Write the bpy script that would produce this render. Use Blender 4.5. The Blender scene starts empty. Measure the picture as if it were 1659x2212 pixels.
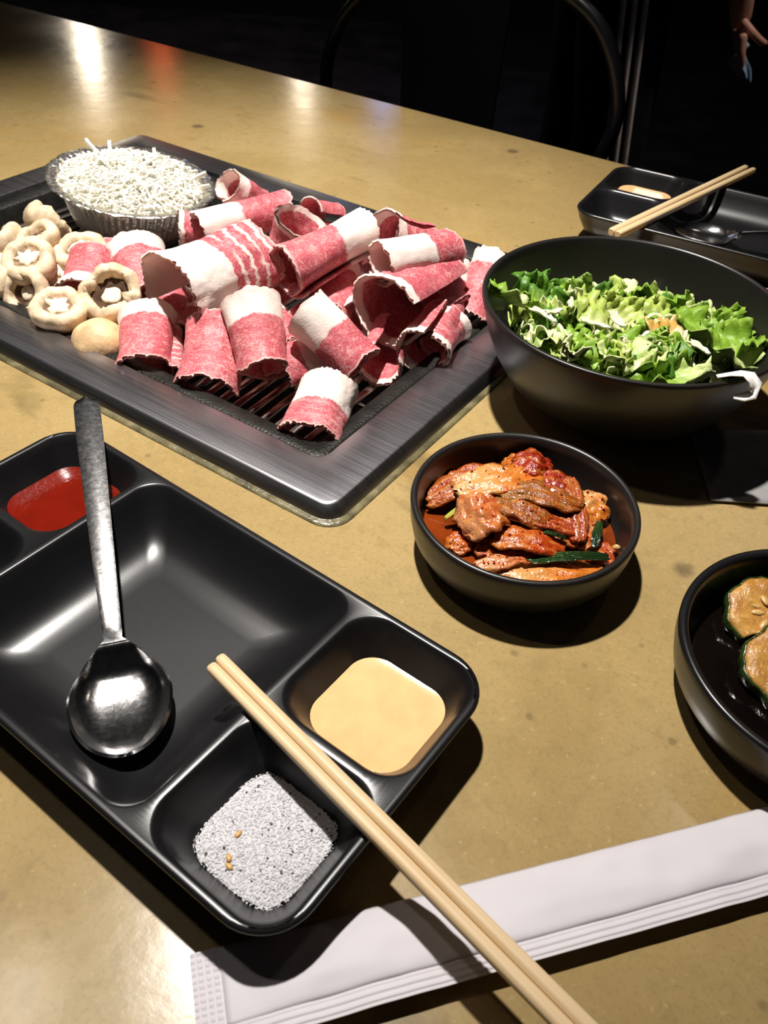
import bpy, bmesh, math, random
import numpy as np
from mathutils import Vector, Matrix, noise as mnoise

# ------------------------------------------------------------------ camera
scene = bpy.context.scene
R = math.radians
CAM_H, PITCH, ROLL, FPX = 0.30, R(42.15), R(3.6), 1800.0
cam_data = bpy.data.cameras.new('camera')
cam = bpy.data.objects.new('camera', cam_data)
scene.collection.objects.link(cam)
_cp, _sp, _c, _s = math.cos(PITCH), math.sin(PITCH), math.cos(ROLL), math.sin(ROLL)
_right, _up, _fwd = Vector((1, 0, 0)), Vector((0, _sp, _cp)), Vector((0, _cp, -_sp))
_cr, _cu = _c * _right + _s * _up, -_s * _right + _c * _up
_m = Matrix((_cr, _cu, -_fwd)).transposed().to_4x4()
_m.translation = (0, 0, CAM_H)
cam.matrix_world = _m
cam_data.sensor_fit = 'VERTICAL'
cam_data.sensor_height = 24.0
cam_data.lens = 24.0 * FPX / 2212.0
cam_data.clip_start = 0.01
cam_data.clip_end = 50
cam_data.dof.use_dof = True
cam_data.dof.focus_distance = 0.42
cam_data.dof.aperture_fstop = 14.0
scene.camera = cam

# ------------------------------------------------------------------ world, lights, exposure
scene.view_settings.view_transform = 'Standard'
scene.view_settings.look = 'None'
scene.view_settings.exposure = 0.0
scene.view_settings.gamma = 1.0
scene.view_settings.use_curve_mapping = False
world = bpy.data.worlds.new('room_air'); scene.world = world
world.use_nodes = True
world.node_tree.nodes['Background'].inputs[0].default_value = (0.55, 0.6, 0.8, 1)
world.node_tree.nodes['Background'].inputs[1].default_value = 0.006

def lamp(name, kind, loc, power, col, radius, aim=None, cone=None, blend=1.0):
    d = bpy.data.lights.new(name, kind); d.energy = power; d.color = col
    d.shadow_soft_size = radius
    o = bpy.data.objects.new(name, d); scene.collection.objects.link(o)
    o.location = loc
    if aim is not None:
        o.rotation_euler = (Vector(aim) - Vector(loc)).to_track_quat('-Z', 'Y').to_euler()
        d.spot_size = R(cone); d.spot_blend = blend
    return o
lamp('grill_spot', 'SPOT', (-0.19, 0.62, 1.42), 180, (1.0, 0.95, 0.89), 0.028, (-0.13, 0.56, 0), 56, 1.0)
lamp('side_spot', 'SPOT', (-0.62, 0.50, 1.42), 5.0, (1.0, 0.90, 0.80), 0.03, (-0.25, 0.40, 0), 80, 1.0)
lamp('bulb_a', 'POINT', (-1.28, 3.61, 0.60), 5.0, (1.0, 0.85, 0.65), 0.03)
lamp('bulb_b', 'POINT', (-0.394, 3.30, 0.60), 2.0, (1.0, 0.85, 0.65), 0.02)
lamp('bulb_red', 'POINT', (-0.956, 3.49, 0.60), 0.6, (1.0, 0.15, 0.05), 0.05)
lamp('bulb_blue', 'POINT', (-0.10, 3.35, 0.52), 1.4, (0.2, 0.35, 1.0), 0.03)
lamp('background_fill', 'POINT', (0.9, 1.15, 1.75), 2.0, (1.0, 0.86, 0.72), 0.06)  # added fill light, no pendant known here; lifts the trouser stripes and hand
lamp('person_fill_spot', 'SPOT', (1.0, 1.35, 1.75), 60, (1.0, 0.84, 0.72), 0.05, (0.52, 1.82, -0.10), 26, 1.0)  # added fill spot without a known fixture, brightens the standing person

# ------------------------------------------------------------------ helpers
COL = scene.collection
def link(o): COL.objects.link(o); return o
def empty(name, loc=(0, 0, 0), rz=0.0):
    o = bpy.data.objects.new(name, None); o.location = loc; o.rotation_euler = (0, 0, rz)
    o.empty_display_size = 0.02
    return link(o)
def tag(o, label, cat, group=None, kind=None):
    o['label'] = label; o['category'] = cat
    if group: o['group'] = group
    if kind: o['kind'] = kind
    return o
def mesh(name, V, F, mat=None, smooth=True, uv=None):
    me = bpy.data.meshes.new(name)
    me.from_pydata([tuple(map(float, v)) for v in V], [], [tuple(map(int, f)) for f in F])
    if smooth: me.polygons.foreach_set('use_smooth', [True] * len(me.polygons))
    if uv is not None:
        l = me.uv_layers.new(name='UVMap')
        vi = np.empty(len(me.loops), dtype=np.int32); me.loops.foreach_get('vertex_index', vi)
        l.data.foreach_set('uv', np.asarray(uv, dtype=np.float32)[vi].ravel())
    if mat: me.materials.append(mat)
    me.update()
    return me
def obj(name, me, parent=None):
    o = bpy.data.objects.new(name, me); link(o)
    if parent is not None: o.parent = parent
    return o
def mobj(name, V, F, mat, parent=None, smooth=True, uv=None):
    return obj(name, mesh(name, V, F, mat, smooth, uv), parent)
def fix_normals(me):
    bm = bmesh.new(); bm.from_mesh(me); bmesh.ops.recalc_face_normals(bm, faces=bm.faces); bm.to_mesh(me); bm.free()
    return me
class MB:
    """collects shapes into one mesh"""
    def __init__(s): s.V = []; s.F = []
    def add(s, V, F):
        n = len(s.V); s.V += [tuple(v) for v in V]; s.F += [tuple(i + n for i in f) for f in F]; return s
    def rings(s, rings, cap0=False, cap1=False, closed=True):
        n = len(rings[0]); b = len(s.V)
        for r in rings: s.V += [tuple(p) for p in r]
        for i in range(len(rings) - 1):
            for j in range(n if closed else n - 1):
                k = (j + 1) % n
                s.F.append((b + i * n + j, b + i * n + k, b + (i + 1) * n + k, b + (i + 1) * n + j))
        if cap0: s.F.append(tuple(b + j for j in reversed(range(n))))
        if cap1: s.F.append(tuple(b + (len(rings) - 1) * n + j for j in range(n)))
        return s
    def box(s, c, h, M=None):
        P = [Vector((c[0] + sx * h[0], c[1] + sy * h[1], c[2] + sz * h[2])) for sz in (-1, 1) for sy in (-1, 1) for sx in (-1, 1)]
        if M is not None: P = [M @ p for p in P]
        return s.add(P, [(0, 2, 3, 1), (4, 5, 7, 6), (0, 1, 5, 4), (2, 6, 7, 3), (0, 4, 6, 2), (1, 3, 7, 5)])
    def tube(s, pts, rad, n=10, caps=True):
        pts = [Vector(p) for p in pts]
        if not hasattr(rad, '__len__'): rad = [rad] * len(pts)
        rr = []; prev = None
        for i, p in enumerate(pts):
            t = (pts[min(i + 1, len(pts) - 1)] - pts[max(i - 1, 0)]).normalized()
            if prev is None:
                a = Vector((0, 0, 1)) if abs(t.z) < .9 else Vector((1, 0, 0))
                u = t.cross(a).normalized()
            else:
                u = (prev - t * prev.dot(t)).normalized()
            prev = u; w = t.cross(u)
            rr.append([p + (u * math.cos(2 * math.pi * k / n) + w * math.sin(2 * math.pi * k / n)) * rad[i] for k in range(n)])
        return s.rings(rr, caps, caps)
    def build(s, name, mat, parent=None, smooth=True, norm=True):
        me = mesh(name, s.V, s.F, mat, smooth)
        if norm: fix_normals(me)
        return obj(name, me, parent)
def lathe(prof, n=64, wob=None):
    return [[(r * math.cos(2 * math.pi * k / n), r * math.sin(2 * math.pi * k / n), z) for k in range(n)] for r, z in prof]
def rrect(hx, hy, r, z, cx=0, cy=0, n=7):
    r = min(r, hx - 1e-5, hy - 1e-5); P = []
    for qx, qy, a0 in ((1, 1, 0), (-1, 1, 90), (-1, -1, 180), (1, -1, 270)):
        for i in range(n + 1):
            a = R(a0 + 90 * i / n)
            P.append((cx + qx * (hx - r) + r * math.cos(a), cy + qy * (hy - r) + r * math.sin(a), z))
    return P
def nz(x, y=0, z=0): return mnoise.noise(Vector((x, y, z)))
def autosmooth(o, deg=35):
    me = o.data
    bm = bmesh.new(); bm.from_mesh(me)
    for e in bm.edges:
        if len(e.link_faces) == 2 and e.calc_face_angle(0) > R(deg): e.smooth = False
    bm.to_mesh(me); bm.free()
    return o

# ------------------------------------------------------------------ materials
def newmat(name):
    m = bpy.data.materials.new(name); m.use_nodes = True
    nt = m.node_tree; b = nt.nodes['Principled BSDF']
    return m, nt, b
class G:
    """small node-graph helper"""
    def __init__(s, nt): s.nt = nt
    def n(s, t, **kw):
        nd = s.nt.nodes.new(t)
        for k, v in kw.items(): setattr(nd, k, v)
        return nd
    def l(s, a, b): s.nt.links.new(a, b)
    def val(s, sock, v):
        if isinstance(v, bpy.types.NodeSocket): s.l(v, sock)
        else: sock.default_value = v
    def math(s, op, a, b=0.0, clamp=False):
        nd = s.n('ShaderNodeMath', operation=op, use_clamp=clamp); s.val(nd.inputs[0], a); s.val(nd.inputs[1], b); return nd.outputs[0]
    def mix(s, f, a, b):
        nd = s.n('ShaderNodeMix', data_type='RGBA'); s.val(nd.inputs[0], f)
        s.val(nd.inputs[6], a if isinstance(a, bpy.types.NodeSocket) else (*a, 1)); s.val(nd.inputs[7], b if isinstance(b, bpy.types.NodeSocket) else (*b, 1)); return nd.outputs[2]
    def step(s, x, lo, hi):
        nd = s.n('ShaderNodeMapRange', interpolation_type='SMOOTHSTEP'); s.val(nd.inputs[0], x); s.val(nd.inputs[1], lo); s.val(nd.inputs[2], hi); return nd.outputs[0]
    def noise(s, vec, scale, detail=3, rough=.5, dist=0.0):
        nd = s.n('ShaderNodeTexNoise'); s.l(vec, nd.inputs['Vector']); nd.inputs['Scale'].default_value = scale
        nd.inputs['Detail'].default_value = detail; nd.inputs['Roughness'].default_value = rough; nd.inputs['Distortion'].default_value = dist; return nd.outputs[0]
    def voro(s, vec, scale, feature='F1', rnd=1.0):
        nd = s.n('ShaderNodeTexVoronoi', feature=feature); s.l(vec, nd.inputs['Vector']); nd.inputs['Scale'].default_value = scale
        nd.inputs['Randomness'].default_value = rnd; return nd
    def scale(s, vec, sc, rot=(0, 0, 0), loc=(0, 0, 0)):
        nd = s.n('ShaderNodeMapping'); s.l(vec, nd.inputs[0]); nd.inputs['Scale'].default_value = sc; nd.inputs['Rotation'].default_value = rot; nd.inputs['Location'].default_value = loc; return nd.outputs[0]
    def coord(s, which='Object'): return s.n('ShaderNodeTexCoord').outputs[which]
    def bump(s, h, strength, dist, b):
        nd = s.n('ShaderNodeBump'); s.l(h, nd.inputs['Height']); nd.inputs['Strength'].default_value = strength; nd.inputs['Distance'].default_value = dist
        s.l(nd.outputs[0], b.inputs['Normal'])
    def attr(s, name):
        nd = s.n('ShaderNodeAttribute', attribute_type='OBJECT'); nd.attribute_name = name; return nd.outputs['Fac']
def plain(name, col, rough=.5, metal=0.0, spec=.5, noise_amt=.12, nscale=30, bump=0.0, bscale=200, coat=0.0, sss=0.0, trans=0.0):
    m, nt, b = newmat(name); g = G(nt); c = g.coord()
    f = g.noise(c, nscale, 4)
    lo = tuple(x * (1 - noise_amt) for x in col); hi = tuple(min(1, x * (1 + noise_amt)) for x in col)
    g.l(g.mix(g.step(f, .3, .7), lo, hi), b.inputs['Base Color'])
    b.inputs['Roughness'].default_value = rough; b.inputs['Metallic'].default_value = metal
    b.inputs['Specular IOR Level'].default_value = spec; b.inputs['Coat Weight'].default_value = coat
    b.inputs['Coat Roughness'].default_value = .08
    if sss:
        b.inputs['Subsurface Weight'].default_value = sss; b.inputs['Subsurface Radius'].default_value = (1, .4, .25); b.inputs['Subsurface Scale'].default_value = .004
    if trans: b.inputs['Transmission Weight'].default_value = trans
    if bump: g.bump(g.noise(c, bscale, 3), bump, .002, b)
    return m

def table_mat():
    m, nt, b = newmat('sealed_concrete'); g = G(nt); c = g.coord()
    n1 = g.noise(c, 3.2, 5, .6, .4); n2 = g.noise(c, 14, 6, .65, .6); n3 = g.noise(c, 120, 6, .7, .5); n4 = g.noise(c, 520, 3, .7)
    col = g.mix(g.step(n1, .35, .65), (.320, .222, .086), (.400, .288, .128))
    col = g.mix(g.math('MULTIPLY', g.step(n2, .45, .75), .55), col, (.42, .30, .12))
    warm = g.noise(g.scale(c, (1, 1, 1), loc=(3, 1, 0)), 5, 4, .6, .5)
    col = g.mix(g.math('MULTIPLY', g.step(warm, .56, .72), .5), col, (.46, .255, .055))
    col = g.mix(g.math('MULTIPLY', g.step(n3, .45, .75), .45), col, (.24, .175, .07))
    col = g.mix(g.math('MULTIPLY', g.step(n4, .48, .72), .40), col, (.22, .155, .06))
    col = g.mix(g.math('MULTIPLY', g.step(g.noise(c, 300, 2, .6), .62, .75), .45), col, (.52, .40, .20))
    # smudgy stains, stretched across the table
    st = g.noise(g.scale(c, (5, 16, 5), rot=(0, 0, .15), loc=(1.7, .2, 0)), 1.0, 4, .6, .3)
    col = g.mix(g.math('MULTIPLY', g.step(st, .575, .72), .65), col, (.13, .095, .04))
    # pits and specks
    v = g.voro(g.scale(c, (1, 1, 1)), 17)
    sc = g.n('ShaderNodeSeparateColor'); g.l(v.outputs['Color'], sc.inputs[0])
    wob = g.math('ADD', v.outputs['Distance'], g.math('MULTIPLY', g.math('SUBTRACT', n2, .5), .25))
    sp = g.math('MULTIPLY', g.math('SUBTRACT', 1.0, g.step(wob, .05, .13)), g.step(sc.outputs[0], .42, .5))
    col = g.mix(g.math('MULTIPLY', sp, .75), col, (.10, .075, .045))
    v2 = g.voro(c, 75); sc2 = g.n('ShaderNodeSeparateColor'); g.l(v2.outputs['Color'], sc2.inputs[0])
    sp2 = g.math('MULTIPLY', g.math('SUBTRACT', 1.0, g.step(v2.outputs['Distance'], .08, .2)), g.step(sc2.outputs[1], .7, .8))
    col = g.mix(g.math('MULTIPLY', sp2, .5), col, (.13, .1, .05))
    g.l(col, b.inputs['Base Color'])
    g.l(g.math('ADD', g.math('MULTIPLY', n2, .16), .12), b.inputs['Roughness'])
    b.inputs['Specular IOR Level'].default_value = .45
    g.bump(g.noise(c, 45, 5, .6), .035, .004, b)
    return m
def steel_mat(name, base, rough, scratch=True, axis=0):
    m, nt, b = newmat(name); g = G(nt); c = g.coord()
    sc = (16, 900, 60) if axis == 0 else (900, 16, 60)
    br = g.noise(g.scale(c, sc), 1.0, 5, .65)
    sm = g.noise(c, 9, 3)
    g.l(g.mix(g.step(br, .25, .75), tuple(x * .90 for x in base), base), b.inputs['Base Color'])
    b.inputs['Metallic'].default_value = 1.0
    g.l(g.math('ADD', g.math('MULTIPLY', br, .16), g.math('ADD', g.math('MULTIPLY', sm, .1), rough - .12)), b.inputs['Roughness'])
    h = br
    if scratch:
        s1 = g.noise(g.scale(c, (18, 900, 60), rot=(0, 0, .5)), 1.0, 2, .5); s2 = g.noise(g.scale(c, (900, 22, 60), rot=(0, 0, .3)), 1.0, 2, .5)
        h = g.math('ADD', br, g.math('ADD', g.math('MULTIPLY', g.step(s1, .70, .74), .8), g.math('MULTIPLY', g.step(s2, .71, .75), .8)))
    g.bump(h, .10, .0006, b)
    return m
def meat_mat():
    m, nt, b = newmat('frozen_beef_slice'); g = G(nt)
    uv = g.coord('UV'); sep = g.n('ShaderNodeSeparateXYZ'); g.l(uv, sep.inputs[0])
    oc = g.coord('Object'); v = sep.outputs[1]
    u = sep.outputs[0]
    fat, streak = g.attr('fat'), g.attr('streak')
    nb = g.noise(g.scale(uv, (55, 6, 1)), 1.0, 3, .6); nbig = g.noise(oc, 60, 4, .6, .3)
    edge = g.math('ADD', v, g.math('MULTIPLY', g.math('SUBTRACT', nb, .5), .10))
    fatmask = g.math('SUBTRACT', 1.0, g.step(edge, g.math('SUBTRACT', fat, .015), g.math('ADD', fat, .02)))
    # marbling veins
    w = g.noise(g.scale(uv, (60, 5, 1)), 1.0, 4, .6, 1.2)
    vein = g.math('SUBTRACT', 1.0, g.step(g.math('ABSOLUTE', g.math('SUBTRACT', w, .5)), .0, .028))
    vv = g.voro(oc, 230, 'DISTANCE_TO_EDGE')
    vein2 = g.math('MULTIPLY', g.math('SUBTRACT', 1.0, g.step(vv.outputs['Distance'], .0, .10)), g.step(nbig, .50, .68))
    # broad fat stripes running round the roll
    sv = g.math('SINE', g.math('MULTIPLY', g.math('ADD', v, g.math('MULTIPLY', nbig, .12)), 52.0))
    stripes = g.math('MULTIPLY', g.math('MULTIPLY', g.step(sv, .25, .75), g.step(g.noise(g.scale(uv, (40, 7, 1)), 1.0, 2), .36, .5)), streak)
    fr = g.noise(oc, 900, 2, .6)
    lean = g.mix(g.step(nbig, .3, .7), (.47, .065, .09), (.58, .13, .15))
    lean = g.mix(g.math('MULTIPLY', g.step(g.noise(oc, 25, 3), .45, .65), .5), lean, (.42, .04, .06))
    lean = g.mix(g.math('MULTIPLY', g.step(fr, .45, .75), .5), lean, (.80, .42, .42))
    veins = g.math('MAXIMUM', g.math('MULTIPLY', vein, .55), g.math('MULTIPLY', vein2, .6))
    lean = g.mix(veins, lean, (.80, .46, .43))
    fcol = g.mix(g.step(g.noise(oc, 45, 3), .35, .7), (.86, .70, .64), (.90, .80, .73))
    col = g.mix(g.math('MAXIMUM', fatmask, g.math('MULTIPLY', stripes, .9)), lean, fcol)
    # frosty pale rim along the cut ends
    d0 = g.math('MINIMUM', v, g.math('SUBTRACT', 1.0, v))
    rim = g.math('SUBTRACT', 1.0, g.step(g.math('ADD', d0, g.math('MULTIPLY', g.math('SUBTRACT', nb, .5), .05)), .008, .035))
    col = g.mix(g.math('MULTIPLY', rim, .5), col, (.82, .60, .52))
    g.l(col, b.inputs['Base Color'])
    b.inputs['Roughness'].default_value = .5; b.inputs['Specular IOR Level'].default_value = .35
    b.inputs['Subsurface Weight'].default_value = .25; b.inputs['Subsurface Radius'].default_value = (1, .25, .2); b.inputs['Subsurface Scale'].default_value = .003
    g.bump(g.math('ADD', fr, g.math('MULTIPLY', nbig, 1.5)), .25, .0012, b)
    return m
def ramp_uv_mat(name, base, tip, rough=.4, bump=.3, nscale=80, spec=.5, coat=0.0, blotch=None, blotch_amt=.5, lo=.1, hi=.7, ribs=.25, vein=None):
    """colour runs along the piece (uv y) from base to tip, with blotches"""
    m, nt, b = newmat(name); g = G(nt)
    uv = g.coord('UV'); sep = g.n('ShaderNodeSeparateXYZ'); g.l(uv, sep.inputs[0]); oc = g.coord('Object')
    n = g.noise(oc, nscale, 4, .6, .4); n2 = g.noise(oc, nscale * 5, 3)
    t = g.step(g.math('ADD', sep.outputs[1], g.math('MULTIPLY', g.math('SUBTRACT', n, .5), .5)), lo, hi)
    col = g.mix(t, base, tip)
    if blotch: col = g.mix(g.math('MULTIPLY', g.step(n, .5, .66), blotch_amt), col, blotch)
    # ribs fanning along the piece
    rib = g.math('SINE', g.math('MULTIPLY', sep.outputs[0], 40.0))
    if vein:
        vs = g.math('SINE', g.math('ADD', g.math('MULTIPLY', sep.outputs[0], 19.0), g.math('MULTIPLY', n, 9.0)))
        col = g.mix(g.math('MULTIPLY', g.step(vs, .5, .95), .38), col, vein)
        fl = g.voro(oc, 420); fc = g.n('ShaderNodeSeparateColor'); g.l(fl.outputs['Color'], fc.inputs[0])
        col = g.mix(g.math('MULTIPLY', g.math('SUBTRACT', 1.0, g.step(fl.outputs['Distance'], .15, .35)), g.step(fc.outputs[0], .75, .8)), col, (.30, .02, .005))
    g.l(col, b.inputs['Base Color']); b.inputs['Roughness'].default_value = rough; b.inputs['Specular IOR Level'].default_value = spec
    b.inputs['Coat Weight'].default_value = coat; b.inputs['Coat Roughness'].default_value = .05
    g.bump(g.math('ADD', g.math('MULTIPLY', n2, 1.0), g.math('MULTIPLY', rib, ribs)), bump, .001, b)
    return m
def paper_mat():
    m, nt, b = newmat('white_paper'); g = G(nt); c = g.coord()
    g.l(g.mix(g.noise(c, 40, 4), (.60, .57, .60), (.68, .645, .68)), b.inputs['Base Color'])
    b.inputs['Roughness'].default_value = .6; b.inputs['Specular IOR Level'].default_value = .3
    g.bump(g.noise(c, 700, 3), .05, .0005, b); return m
def bamboo_mat():
    m, nt, b = newmat('bamboo'); g = G(nt); c = g.coord()
    n = g.noise(g.scale(c, (6, 700, 700)), 1.0, 4, .6); n2 = g.noise(g.scale(c, (14, 60, 60)), 1.0, 3)
    col = g.mix(g.step(n, .3, .7), (.66, .46, .24), (.80, .62, .38)); col = g.mix(g.math('MULTIPLY', g.step(n2, .5, .8), .4), col, (.58, .37, .16))
    g.l(col, b.inputs['Base Color']); b.inputs['Roughness'].default_value = .5
    g.bump(n, .1, .0004, b); return m
def zucchini_mat():
    m, nt, b = newmat('seasoned_zucchini_flesh'); g = G(nt); c = g.coord()
    n = g.noise(c, 160, 5, .65, .6); n2 = g.noise(c, 60, 3)
    col = g.mix(g.step(n, .3, .7), (.42, .185, .035), (.64, .34, .085)); col = g.mix(g.math('MULTIPLY', g.step(n2, .5, .7), .5), col, (.33, .12, .02))
    g.l(col, b.inputs['Base Color']); b.inputs['Roughness'].default_value = .25; b.inputs['Coat Weight'].default_value = .7; b.inputs['Coat Roughness'].default_value = .06
    g.bump(n, .5, .0025, b); return m

MT = {}
MT['table'] = table_mat()
MT['steel'] = steel_mat('brushed_steel', (.43, .42, .44), .30)
MT['steel_bar'] = steel_mat('grate_steel', (.62, .56, .50), .24, False, 1)
def spoon_mat():
    m, nt, b = newmat('worn_spoon_steel'); g = G(nt); c = g.coord()
    a = g.noise(c, 420, 4, .7, .3); s1 = g.voro(g.scale(c, (1, 1, .4)), 260, 'DISTANCE_TO_EDGE').outputs['Distance']
    sm = g.noise(c, 60, 3)
    g.l(g.mix(sm, (.50, .49, .49), (.62, .61, .61)), b.inputs['Base Color']); b.inputs['Metallic'].default_value = 1.0
    g.l(g.math('ADD', g.math('MULTIPLY', a, .14), .10), b.inputs['Roughness'])
    g.bump(g.math('ADD', a, g.math('MULTIPLY', g.step(s1, .0, .05), .35)), .04, .0006, b); return m
MT['spoon'] = spoon_mat()
MT['dark_pan'] = plain('blackened_steel', (.030, .029, .026), .38, .6, .5, .35, 70, .3, 500)
MT['seal'] = plain('yellowed_sealant', (.13, .11, .055), .30, 0, .5, .45, 90, .5, 160)
MT['black'] = plain('black_melamine', (.0085, .0083, .009), .29, 0, .5, .15, 25, .012, 1500)
MT['black_soft'] = plain('black_matte_glaze', (.013, .0115, .0105), .34, 0, .5, .2, 25, .012, 1500)
MT['dark_metal'] = plain('dark_painted_metal', (.006, .006, .008), .30, 0, .5, .2, 20)
MT['dark_floor'] = plain('dark_floor_boards', (.05, .048, .058), .6, 0, .4, .4, 6)
MT['dark_wall'] = plain('dark_wall_paint', (.020, .019, .026), .7, 0, .3, .3, 3)
MT['splat'] = plain('black_matte_panel', (.003, .003, .004), .9, 0, .1)
MT['foil'] = plain('aluminium_foil', (.80, .77, .72), .30, 1.0, .5, .05, 60, .5, 320)
MT['cheese'] = plain('shredded_mozzarella', (.95, .92, .80), .5, 0, .4, .07, 120, .1, 400, 0, .15)
MT['mush_cap'] = plain('mushroom_cap_skin', (.70, .54, .36), .55, 0, .35, .28, 110, .25, 300, 0, .1)
MT['mush_cap_gold'] = plain('golden_mushroom_skin', (.70, .47, .25), .5, 0, .35, .25, 80, .25, 300)
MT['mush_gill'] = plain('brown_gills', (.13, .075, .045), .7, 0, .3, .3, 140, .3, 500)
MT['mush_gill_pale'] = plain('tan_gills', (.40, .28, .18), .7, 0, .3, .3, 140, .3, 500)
MT['mush_stem'] = plain('mushroom_stem', (.82, .70, .54), .6, 0, .3, .12, 130, .4, 350)
MT['meat'] = meat_mat()
MT['leaf_bright'] = ramp_uv_mat('bright_lettuce', (.52, .60, .24), (.21, .36, .03), .45, .5, 70, .4, .0, (.13, .26, .02), .5)
MT['leaf_dark'] = ramp_uv_mat('dark_lettuce', (.30, .45, .10), (.085, .21, .02), .45, .5, 70, .4, .0, (.05, .14, .015), .5)
MT['leaf_pale'] = ramp_uv_mat('pale_lettuce', (.72, .72, .42), (.40, .50, .10), .42, .4, 70, .45, .1, (.26, .40, .06), .4)
MT['cabbage'] = ramp_uv_mat('white_cabbage_rib', (.80, .80, .66), (.70, .72, .45), .35, .3, 70, .5, .2)
MT['dressed'] = ramp_uv_mat('dressing_stained_leaf', (.74, .72, .52), (.70, .40, .10), .25, .3, 60, .5, .6, (.62, .50, .20), .5, .3, .8)
MT['kim0'] = ramp_uv_mat('chilli_red_kimchi', (0.320, 0.027, 0.005), (0.240, 0.013, 0.003), .20, .7, 150, .5, .9, (0.480, 0.096, 0.010), .6, ribs=.06, vein=(.64, .27, .06))
MT['kim1'] = ramp_uv_mat('amber_kimchi', (0.368, 0.090, 0.018), (0.320, 0.042, 0.006), .20, .7, 150, .5, .9, (0.320, 0.036, 0.006), .6, ribs=.06, vein=(.64, .27, .06))
MT['kim2'] = ramp_uv_mat('pale_kimchi', (.62, .36, .13), (.56, .17, .02), .20, .6, 120, .5, .9, (0.496, 0.084, 0.010), .7, ribs=.06, vein=(.64, .27, .06))
MT['kim3'] = ramp_uv_mat('orange_kimchi', (0.464, 0.120, 0.013), (0.400, 0.048, 0.004), .20, .6, 150, .5, .9, (0.336, 0.030, 0.005), .6, ribs=.06, vein=(.64, .27, .06))
MT['kim4'] = ramp_uv_mat('olive_kimchi', (0.272, 0.096, 0.015), (0.288, 0.060, 0.007), .20, .8, 150, .5, .9, (0.152, 0.084, 0.013), .6, ribs=.06, vein=(.64, .27, .06))
MT['kim5'] = ramp_uv_mat('pink_white_kimchi', (.54, .22, .09), (.46, .11, .025), .20, .6, 120, .5, .9, (0.384, 0.048, 0.010), .6, ribs=.06, vein=(.64, .27, .06))
MT['scallion'] = ramp_uv_mat('wet_scallion', (.022, .065, .010), (.008, .028, .005), .15, .9, 120, .5, .9)
MT['scallion_pale'] = ramp_uv_mat('pale_scallion_stem', (.46, .46, .08), (.34, .38, .06), .15, .3, 120, .5, .9)
MT['kim_liquid'] = plain('chilli_brine', (.17, .028, .004), .06, 0, .5, .35, 60, 0, 200, .5)
MT['red_sauce'] = plain('red_chilli_sauce', (.15, .008, .003), .10, 0, .5, .10, 60, .12, 350, .3)
MT['orange_sauce'] = plain('creamy_orange_sauce', (.86, .50, .23), .16, 0, .5, .06, 90, .05, 150, .2, .1)
MT['salt'] = plain('seasoned_salt', (.62, .61, .63), .45, 0, .5, .10, 900, .3, 1500)
MT['sesame'] = plain('toasted_sesame', (.66, .38, .12), .4)
MT['pepper'] = plain('pepper_fleck', (.03, .02, .02), .6)
MT['flake'] = plain('chilli_flake', (.30, .02, .006), .3, 0, .5, .3, 200, 0, 200, .5)
MT['soy'] = plain('dark_soy_broth', (.004, .0025, .002), .05, 0, .5, .3, 40, 0, 200, .3)
MT['zuc_flesh'] = zucchini_mat()
MT['zuc_skin'] = plain('dark_green_zucchini_skin', (.028, .045, .008), .25, 0, .5, .4, 150, .4, 300, .5)
MT['zuc_seed'] = plain('zucchini_seed', (.66, .42, .15), .3, 0, .5, .15, 200, 0, 200, .5)
MT['paper'] = paper_mat()
MT['bamboo'] = bamboo_mat()
MT['napkin'] = plain('grey_napkin', (.30, .29, .29), .8, 0, .2, .1, 60, .1, 500)
MT['film'] = plain('white_film_scrap', (.85, .83, .80), .35, 0, .5, .05, 60)
MT['pink'] = plain('pink_paper', (.62, .16, .24), .6, 0, .3, .1, 60)
MT['cloth_black'] = plain('black_cloth', (.008, .008, .010), .85, 0, .2, .2, 40)
MT['stripe'] = plain('grey_stripe_tape', (.75, .70, .68), .7, 0, .2, .1, 40)
MT['skin'] = plain('skin', (.62, .33, .25), .5, 0, .4, .1, 40)
MT['hair'] = plain('dark_hair', (.012, .010, .009), .5)
MT['blue_cloth'] = plain('pale_blue_cloth', (.28, .42, .58), .8, 0, .2, .15, 50)

# ------------------------------------------------------------------ the room
TROT = R(-32.0)                       # table and grill share one axis
NEAR = Vector((-0.0261, 0.3160, 0))   # near outer corner of the grill frame
def T(x, y, z=0.0):                   # table-aligned coordinates -> world
    c, s = math.cos(TROT), math.sin(TROT)
    return Vector((NEAR.x + c * x - s * y, NEAR.y + s * x + c * y, z))
FLOOR = -0.75
def structure(o): o['kind'] = 'structure'; return o
b = MB(); b.box((0, 1.6, FLOOR - .02), (4.0, 4.0, .02)); structure(b.build('floor', MT['dark_floor'], smooth=False))
b = MB(); b.box((0, 5.1, FLOOR + 1.4), (4.0, .05, 1.4)); structure(b.build('wall_back', MT['dark_wall'], smooth=False))
b = MB(); b.box((3.6, 1.6, FLOOR + 1.4), (.05, 3.5, 1.4)); structure(b.build('wall_right', MT['dark_wall'], smooth=False))
b = MB(); b.box((-3.6, 1.6, FLOOR + 1.4), (.05, 3.5, 1.4)); structure(b.build('wall_left', MT['dark_wall'], smooth=False))

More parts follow.
